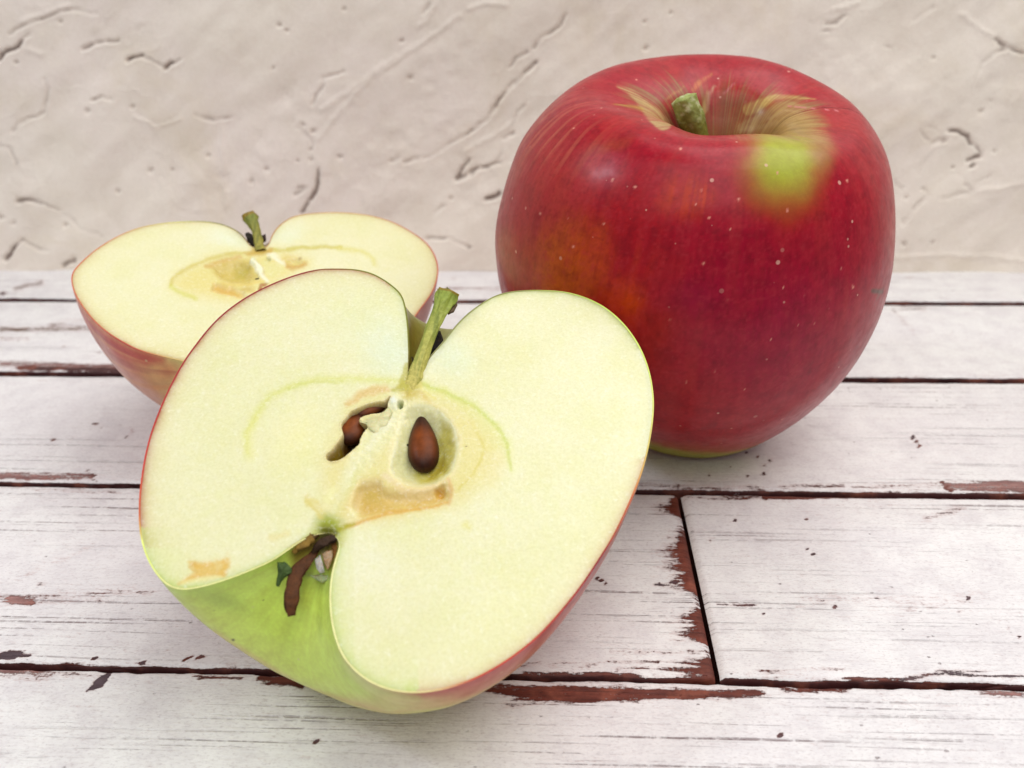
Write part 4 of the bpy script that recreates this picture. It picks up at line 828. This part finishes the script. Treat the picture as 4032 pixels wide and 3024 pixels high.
def back_face(V, Q, edge, fr):
    n1 = fbm(V * 1.0 + 4, 4, 131); n2 = fbm(V * 4 + 9, 4, 132)
    wob = (np.stack([fbm(V * 5, 3, 134), fbm(V * 5 + 5, 3, 135)], -1) - .5) * np.array([26, 14])
    Pa = Painter(Q, lin(232, 230, 191)); Pw = Painter(Q + wob)
    mx = Pa.mix
    mx(sm(.35, .7, n1) * .5, lin(234, 232, 200)); mx(sm(.45, .75, n2) * .3, lin(231, 229, 184))
    mx(Pw.blob(A2([(960, 260)])[0], 130, 60, 20), lin(232, 236, 212)); mx(Pw.blob(A2([(1290, 240)])[0], 110, 60, -20) * .9, lin(232, 236, 214))
    e1 = np.exp(-edge / .06) * (.5 + .9 * n2); e2 = np.exp(-edge / .2)
    mx(e2 * .4, lin(222, 206, 140)); mx(e1 * .5, lin(190, 130, 80))
    core = A9([(320, 620), (400, 520), (540, 420), (760, 330), (960, 285), (1180, 265), (1330, 250), (1560, 250), (1750, 300), (1850, 360), (1800, 430), (1640, 520), (1480, 600), (1300, 700), (1000, 800), (760, 760), (500, 720)])
    mx(Pw.fill(core, 90, 100) * .75, lin(226, 212, 128))
    mx(Pw.line(A9([(330, 620), (380, 540), (470, 460), (600, 400), (760, 330), (960, 285), (1180, 270)]), 6, 20) * .8, lin(206, 190, 92)); mx(Pw.line(A9([(1400, 240), (1500, 235), (1700, 212), (2000, 200), (2180, 205)]), 7, 16) * .85, lin(206, 196, 100))
    mx(Pw.line(A2([(1560, 315), (1680, 325), (1740, 350), (1770, 400)]), 8, 24) * .7, lin(218, 212, 116)); mx(Pw.line(A9([(330, 630), (400, 680), (500, 720), (610, 760)]), 7, 18) * .7, lin(210, 210, 100))
    mx(Pw.fill(A9([(740, 400), (900, 340), (1100, 330), (1220, 340), (1240, 440), (1290, 520), (1200, 600), (1000, 610), (880, 560), (820, 480)]), 30) * .9, lin(208, 186, 98)); mx(Pw.blob(A9([(1110, 440)])[0], 60, 40, -30) * .9, lin(186, 170, 72))
    mx(Pw.line(A9([(740, 410), (900, 350), (1100, 310)]), 6, 14) * .7, lin(212, 176, 104))
    mx(Pw.line(A9([(820, 640), (900, 650), (1000, 680), (1120, 720)]), [10, 12, 12, 6], 34) * .9, lin(216, 170, 76)); mx(Pw.line(A9([(900, 590), (1050, 620), (1250, 590), (1320, 560)]), 6, 12) * .8, lin(226, 204, 120))
    mx(Pw.line(A9([(1290, 700), (1330, 620), (1370, 610)]), 8, 10) * .9, lin(170, 110, 44)); mx(Pw.blob(A9([(1180, 660)])[0], 40, 22) * .8, lin(206, 180, 100))
    mx(Pw.fill(A9([(1560, 270), (1700, 300), (1820, 350), (1800, 430), (1660, 450), (1560, 380)]), 30) * .6, lin(216, 194, 112)); mx(Pw.line(A9([(1600, 400), (1680, 430), (1780, 400)]), 8, 18) * .8, lin(204, 160, 82)); mx(Pw.blob(A9([(1750, 320)])[0], 14, 8) * .6, lin(140, 100, 40))
    mx(Pw.line(A9([(1240, 360), (1290, 420), (1320, 500), (1380, 570)]), [14, 14, 10, 8], 14), lin(240, 240, 214)); mx(Pw.line(A9([(1420, 280), (1480, 300), (1560, 370)]), 9, 14) * .9, lin(240, 238, 214)); mx(Pw.blob(A9([(1415, 330)])[0], 18, 14) * .6, lin(140, 144, 96))
    mx(Pw.fill(A9([(1340, 350), (1560, 380), (1560, 480), (1440, 540), (1350, 470)]), 24) * .8, lin(226, 222, 160)); mx(Pw.line(A9([(1180, 270), (1300, 240), (1420, 240)]), [10, 18, 10], 18), lin(206, 176, 90)); mx(Pw.blob(A9([(1320, 190)])[0], 44, 20), lin(186, 176, 78))
    h = (n1 - .5) * .015
    d = Pw.sdf(A9([(780, 420), (900, 350), (1100, 335), (1215, 350), (1235, 440), (1280, 520), (1190, 595), (1000, 600), (880, 550)]), 60); h -= .12 * sm(-6, 40, d)
    h -= .05 * Pw.blob(A9([(1415, 330)])[0], 18, 12) + .06 * Pw.line(A9([(820, 640), (1000, 680), (1120, 720)]), 14, 16) + .08 * Pw.blob(A9([(1690, 350)])[0], 40, 18)
    h += .05 * Pw.line(A9([(1240, 360), (1290, 420), (1320, 500)]), 10, 14)
    return Pa.c, h
bbase = (-6.2, 8.1, 0.0)
bhalf, BS = build_half('apple_half', 'apple half lying further back on the left, red skin below its seedless cut face', BR_, A2([(1122, 480)])[0], 130, 161, back_skin, back_face, bbase)
def bpt(p, off): return BR_['un'](p, off)[0]
kb = np.linalg.norm(bpt(A2([(1100, 300)])[0], 0) - bpt(A2([(1200, 300)])[0], 0)) / 100
nb = BR_['n']
SPb = [(A2([(1145, 335)])[0], -.03), (A2([(1135, 300)])[0], .02), (A2([(1125, 250)])[0], .12), (A2([(1112, 205)])[0], .22), (A2([(1095, 165)])[0], .30), (A2([(1082, 138)])[0], .34)]
tube('stem', np.array([bpt(p, o) for p, o in SPb]), np.array([34, 26, 22, 24, 34, 44]) * kb, M_STEM, bhalf, bbase, 5, 36, 70,
     stem_col(lin(170, 158, 70), lin(126, 136, 48), lin(98, 104, 34)), flat=.8, rough=.3, seed=14, up=nb, cap=1.0)
_n = n_; n_ = nb
flap('bract', A2([(1058, 232), (1085, 225), (1100, 240), (1108, 290), (1090, 290), (1070, 265)]), -.12, .03, M_DRY, lin(42, 34, 26), bhalf, bbase, BR_['un'], .06, 21, .08)
flap('bract', A2([(1150, 240), (1170, 238), (1172, 262), (1152, 275)]), -.10, .03, M_DRY, lin(64, 44, 40), bhalf, bbase, BR_['un'], .05, 22, .05)
n_ = _n

# ------------------------------------------------------------------ whole apple
QW = [3.1344, 7.3387, 3.6966, 0.174, -0.0273, 3.7827, 7.0096, 4.1331, 3.4154, 5.8898, 3.4102, 2.3087, 2.152, -0.0985, 0.0005, 0.0022, 0.0131, -0.0124, 0.003, -0.1929, 0.0031, -0.0672, 0.0311, 0.0018, 0.0043]
def whole(q, nu, nphi, dense=None):
    cx, cy, cz, tx, ty = q[:5]; R_, H, ze, r1, z1, r2, z2, rt = q[5:13]; hc = q[13:19]; zc = q[19:23]; sh = q[23:25]
    C = [(0.12, H - 1.9), (0.40, H - 1.55), (0.85, H - 0.75), (1.25, H - 0.25), (rt, H), (rt + .62, H - 0.22), (r1, z1), (R_, ze), (r2, z2), (1.9, 0.25), (1.25, 0.0), (.8, .18), (.35, .9), (.05, 1.25)]
    c = catmull(C, nu); ph = np.linspace(0, 2 * np.pi, nphi, endpoint=False)
    m = 1 + hc[0]*np.cos(ph) + hc[1]*np.sin(ph) + hc[2]*np.cos(2*ph) + hc[3]*np.sin(2*ph) + hc[4]*np.cos(3*ph) + hc[5]*np.sin(3*ph)
    wz = np.clip(c[:, 1] / H, 0, 1) ** 2
    r = c[:, 0][None] * (1 + (m[:, None] - 1) * np.clip(c[:, 0] / R_, 0, 1)[None])
    z = c[:, 1][None] + wz[None] * (zc[0]*np.cos(ph) + zc[1]*np.sin(ph) + zc[2]*np.cos(2*ph) + zc[3]*np.sin(2*ph))[:, None] * np.clip(c[:, 0] / rt, 0, 1)[None]
    # low lobes near the cavity
    lob = np.exp(-((c[:, 0] - 1.7) / .9) ** 2)[None] * (c[:, 1] > 3.5)[None]
    z = z + lob * (.05 * np.cos(5 * ph + .6))[:, None]
    Xx = np.stack([r * np.cos(ph)[:, None] + sh[0] * (z - 3.5), r * np.sin(ph)[:, None] + sh[1] * (z - 3.5), z - 3.5], -1)
    rx = np.array([[1, 0, 0], [0, math.cos(tx), -math.sin(tx)], [0, math.sin(tx), math.cos(tx)]]); ry = np.array([[math.cos(ty), 0, math.sin(ty)], [0, 1, 0], [-math.sin(ty), 0, math.cos(ty)]])
    M_ = rx @ ry
    return Xx @ M_.T + np.array([cx, cy, cz]), c, M_, ph
NU, NP = 460, 960
WV, wc, WM, wph = whole(QW, NU, NP)
Vf = WV.reshape(-1, 3); V_ = Vf + ((fbm(Vf * .5, 3, 141) - .5) * .07)[:, None] * ((Vf - np.array(QW[:3])) / 3.6)
u_ = np.tile(np.arange(NU) / (NU - 1.), NP); phv = np.repeat(wph, NU); rv = np.tile(wc[:, 0], NP); zv = np.tile(wc[:, 1], NP)
Qa = proj(V_)
# front-facing gate
N_ = np.cross(np.roll(WV, -1, 0) - np.roll(WV, 1, 0), np.gradient(WV, axis=1)).reshape(-1, 3); N_ /= np.linalg.norm(N_, axis=1)[:, None] + 1e-9
vd = CAM - V_; vd /= np.linalg.norm(vd, axis=1)[:, None]; fac = (N_ * vd).sum(1); fac = fac * np.sign((N_ * (V_ - np.array(QW[:3]))).sum(1).mean())
gate = sm(-.25, 0.05, fac)
cp, sp_ = np.cos(phv), np.sin(phv)
st = fbm(p3(cp * 14, sp_ * 14, zv * .5), 4, 151); st2 = fbm(p3(cp * 34, sp_ * 34, zv * .9), 3, 152); bl_ = fbm(V_ * .8, 4, 153); fn = fbm(V_ * 3, 4, 154)
warp = (np.stack([fbm(V_ * 1.6, 3, 155), fbm(V_ * 1.6 + 7, 3, 156)], -1) - .5) * 110
PA = Painter(Qa + warp, lin(160, 8, 30), gate); PB = Painter(Qa + warp * .35, gate=gate)
def ax_(m, c): PA.mix(m, c)
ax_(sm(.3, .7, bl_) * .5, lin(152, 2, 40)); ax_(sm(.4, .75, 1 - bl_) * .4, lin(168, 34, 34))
ax_(PA.blob(AG([(1680, 700)])[0], 620, 560) * .85, lin(150, 0, 52)); ax_(PA.blob(AG([(1480, 640)])[0], 230, 170) * .35, lin(142, 26, 70))  # second blob paints a purplish reflection haze into the skin colour
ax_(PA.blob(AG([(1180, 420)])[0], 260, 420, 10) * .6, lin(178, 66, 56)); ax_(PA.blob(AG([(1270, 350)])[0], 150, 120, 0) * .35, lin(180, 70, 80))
ax_(PA.blob(AG([(1220, 570)])[0], 230, 260, 15) * (.5 + .9 * sm(.35, .65, st)), lin(184, 88, 22)); ax_(PA.blob(AG([(1130, 590)])[0], 130, 130) * .6, lin(160, 58, 30)); ax_(PA.blob(AG([(1340, 650)])[0], 140, 110, 30) * 1.0, lin(200, 66, 8)); ax_(PA.blob(AG([(1300, 560)])[0], 260, 200, 30, .1) * .7 * sm(.35, .65, st), lin(184, 60, 16))
ax_(PA.blob(AG([(1480, 425)])[0], 130, 150, 10, .2) * (.4 + .9 * sm(.35, .65, st2)), lin(184, 50, 10)); ax_(PA.blob(AG([(1310, 300)])[0], 160, 50, -25) * .55, lin(158, 74, 44)); ax_(PA.blob(AG([(1560, 180)])[0], 500, 110, 5) * .4, lin(156, 34, 34))
ax_(PA.line(AG([(1410, 900), (1440, 700), (1420, 560)]), 60, 180) * .25, lin(168, 46, 24))
ax_(sm(.52, .78, st) * .14 * (1 - .4 * PA.blob(AG([(1680, 700)])[0], 620, 560)), lin(186, 84, 60)); ax_(sm(.5, .75, st2) * .07, lin(176, 60, 48)); ax_(sm(.55, .8, 1 - st) * .12, lin(128, 8, 28))
st3 = fbm(p3(cp * 62, sp_ * 62, zv * 1.4), 3, 158); mot = fbm(V_ * 5.5, 3, 159); ax_(sm(.5, .8, st3) * .14, lin(172, 52, 54)); ax_(sm(.5, .8, 1 - st3) * .16, lin(104, 0, 22)); ax_(sm(.5, .75, mot) * .30, lin(166, 34, 48)); ax_(sm(.5, .75, 1 - mot) * .30, lin(116, 2, 28)); gr_ = noise(V_ * 22, 160); ax_(sm(.6, .9, gr_) * .22, lin(180, 60, 66)); ax_(sm(.6, .9, 1 - gr_) * .25, lin(104, 2, 22))
# left shoulder stripes
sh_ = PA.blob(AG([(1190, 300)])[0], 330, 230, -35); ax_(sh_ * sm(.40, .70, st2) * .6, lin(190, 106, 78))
# green patch beside the stem, with an orange border
q_ = fn - .5
Pg = Painter(Qa + warp * .5 + q_[:, None] * 30, gate=gate)
ax_(Pg.blob(AG([(1690, 368)])[0], 250, 260, 20, .5) * .8, lin(158, 56, 22)); ax_(Pg.blob(AG([(1692, 362)])[0], 215, 225, 20, .5) * .85, lin(152, 92, 40)); ax_(Pg.blob(AG([(1694, 350)])[0], 185, 195, 20, .5) * .9, lin(160, 134, 46))
ax_(Pg.blob(AG([(1694, 335)])[0], 150, 175, 15, .35), lin(158, 172, 42)); ax_(Pg.blob(AG([(1775, 325)])[0], 70, 140, -25, .1) * .6, lin(156, 124, 64))
# tan and green russet rays spreading from the cavity
ray1 = fbm(p3(cp * 7, sp_ * 7, 0 * cp + 2 + zv * .12), 3, 161); ray2 = fbm(p3(cp * 44, sp_ * 44, zv * .5), 3, 162)
px_ = Qa[:, 0]
cav = (zv > 4.2)
reach = .95 + 1.6 * np.clip(ray1 - .46, 0, 1) + .7 * (ray2 - .5) + .75 * PB.blob(A8([(1500, 480)])[0], 330, 220) + .5 * PB.blob(A8([(330, 330)])[0], 280, 130)
rus = cav * (1 - sm(-.55, .35, rv - reach))
ax_(rus * (.55 + .25 * sm(.35, .65, ray2)), lin(132, 108, 56)); ax_(rus * sm(.45, .75, ray2) * .25, lin(160, 138, 86)); ax_(rus * sm(.45, .75, 1 - ray2) * .3, lin(122, 84, 40)); ax_(cav * (1 - sm(.3, .95, rv)) * .8, lin(104, 98, 34))
ax_(cav * (1 - sm(.55, 1.5, rv)) * sm(.5, .7, ray1) * .5, lin(140, 70, 50))
for pl_, w_, c_ in ((A8([(240, 240), (330, 290), (430, 370), (500, 450), (560, 520)]), [3, 12, 22, 34, 40], lin(180, 160, 100)), (A8([(230, 395), (330, 395), (420, 410)]), [2, 7, 8], lin(180, 160, 66)), (A8([(1680, 365), (1550, 360), (1400, 350), (1300, 370), (1200, 420)]), [3, 8, 14, 20, 24], lin(190, 172, 96)),
                    (A8([(940, 160), (880, 195), (820, 230), (790, 270)]), [4, 9, 10, 8], lin(190, 112, 60)), (A8([(940, 250), (900, 300), (880, 360), (860, 430)]), [3, 8, 10, 12], lin(186, 150, 116)), (A8([(880, 290), (860, 380), (850, 440)]), [3, 9, 14], lin(172, 150, 90)),
                    (A8([(1640, 440), (1500, 400), (1380, 430), (1260, 500), (1150, 560)]), [3, 12, 20, 24, 20], lin(164, 142, 90)), (A8([(1660, 640), (1520, 560), (1380, 530), (1240, 560), (1140, 590)]), [3, 10, 14, 14, 10], lin(170, 150, 100)), (A8([(1000, 300), (1050, 250), (1080, 235)]), [2, 4, 2], lin(196, 120, 120)),
                    (A8([(1560, 640), (1440, 590), (1300, 580)]), [3, 6, 6], lin(140, 116, 70)), (A8([(1590, 470), (1470, 450), (1350, 490)]), [2, 5, 6], lin(192, 176, 124)), (A8([(1000, 170), (960, 260), (960, 330)]), [1, 3, 3], lin(180, 90, 80)), (A8([(720, 250), (690, 300), (600, 330)]), [2, 5, 5], lin(178, 130, 70))):
    ax_(PB.line(pl_, np.asarray(w_) * .8, 14) * (.45 + .7 * sm(.35, .65, ray2)) * .9, np.asarray(c_) * .95)
ax_(PB.fill(A8([(1130, 600), (1200, 470), (1400, 370), (1600, 420), (1720, 560), (1740, 680), (1600, 640), (1400, 600)]), 110, 120) * (.35 + .9 * sm(.35, .65, ray2)) * .8, lin(170, 148, 84)); ax_(PB.fill(A8([(1250, 560), (1450, 470), (1600, 520), (1690, 640), (1500, 640)]), 90, 100) * sm(.5, .7, 1 - ray2) * .5, lin(128, 108, 60))
for x0 in (1480, 1530, 1590, 1650, 1750, 1560, 1820): ax_(Painter(Qa).line(A8([(x0, 400 + (x0 - 1480) * .09), (x0 + 22, 404 + (x0 - 1480) * .10)]), 2.6, 4) * .7, lin(206, 130, 130))
# bottom: yellow-green ring round the base
bt = sm(.0, 1.0, (AG([(0, 985)])[0][1] - Qa[:, 1]) / 1e9); 
lowz = V_[:, 2] + .35 * (fn - .5) + .12 * (Qa[:, 0] - AG([(1480, 0)])[0][0]) / 200
ax_((1 - sm(.55, 1.35, lowz)) * .9, lin(176, 78, 30)); ax_((1 - sm(.35, .95, lowz)) * .95, lin(172, 182, 56))
ax_(Painter(Qa).line(A3([(1550, 972), (1580, 975)]), 9, 9) * .9, lin(90, 66, 50)); ax_(Painter(Qa).line(A3([(1565, 1000), (1590, 960)]), 4, 8) * .5, lin(120, 80, 60))
for q_, r_ in (((810, 425), 8), ((635, 572), 9), ((1033, 620), 8), ((1182, 518), 7), ((1220, 662), 8), ((898, 868), 8), ((397, 803), 7), ((548, 545), 8), ((890, 585), 6), ((1472, 956), 8), ((1428, 888), 6), ((270, 675), 6), ((990, 1010), 6), ((515, 712), 6), ((380, 690), 5), ((770, 922), 5), ((1205, 960), 5), ((1287, 993), 5), ((1055, 1348), 5), ((940, 1280), 5), ((1262, 1100), 5), ((1324, 1100), 5), ((868, 638), 5), ((400, 345), 5), ((640, 160), 5), ((920, 690), 8), ((1450, 548), 8), ((832, 1322), 5), ((1157, 1160), 5), ((650, 1005), 5), ((780, 1228), 4), ((1000, 735), 5), ((175, 820), 5), ((770, 1080), 5)):
    b_ = Painter(Qa, gate=gate).blob(A3([q_])[0], r_ * 1.0, r_ * 1.0, 0, .2); ax_(b_ * .9, lin(226, 160, 136))
wbase = (2.7, 7.0, 0.0)
wap = thing('apple', 'whole glossy red apple with a green patch beside its short stem', 'apple', wbase)
cap1 = np.c_[np.arange(NP) * NU]
Fa = grid_faces(NP, NU, flip=True); lastr = np.arange(NU - 1)
wrapf = np.stack([(NP - 1) * NU + lastr, (NP - 1) * NU + lastr + 1, lastr + 1, lastr], -1)[:, ::1]
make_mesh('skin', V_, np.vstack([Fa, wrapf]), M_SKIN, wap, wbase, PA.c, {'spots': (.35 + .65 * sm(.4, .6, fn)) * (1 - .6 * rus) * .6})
# stem: short thick stub leaning towards the camera, with a pale cut top
ctr = np.array(QW[:3]); axd = WM @ np.array([0, 0, 1.0])
sb = ctr + WM @ np.array([0.05, 0.0, QW[6] - 3.5 - 1.85])
D1 = A8([(722, 345)])[0]; r0 = ray(*D1); tt0 = (sb - CAM) @ FW
tip = CAM + r0 * (tt0 - .62)
kw = (tt0 / F) / 1.8433      # cm per A8 pixel at the stem
def wstem(V, P, T):
    C = np.tile(lin(104, 102, 30), (len(V), 1)); s = fbm(V * 5, 4, 9)[:, None]; C = C * (.6 + .9 * s)
    t = ((V - P[0]) @ (P[-1] - P[0])) / np.linalg.norm(P[-1] - P[0]) ** 2
    m = sm(.72, .98, t + (fbm(V * 8, 3, 10) - .5) * .3)[:, None]; C = C * (1 - m) + lin(150, 160, 84) * m
    f = sm(.5, .68, fbm(V * 11, 3, 12))[:, None] * m; C = C * (1 - f) + lin(206, 212, 164) * f
    d = (1 - sm(.1, .5, t))[:, None]; return C * (1 - .5 * d) + lin(48, 40, 16) * .5 * d
mid = (sb * .5 + tip * .5) + np.array([.04, 0, -.02])
tube('stem', np.array([sb, sb * .75 + tip * .25 + np.array([.04, 0, 0]), mid, sb * .2 + tip * .8 + np.array([.01, 0, 0]), tip]), np.array([40, 46, 60, 86, 84]) * kw, M_STEM, wap, wbase, 4, 40, 80, wstem, flat=.92, rough=.16, seed=24, up=(0, -1, .2), cap=-.35)
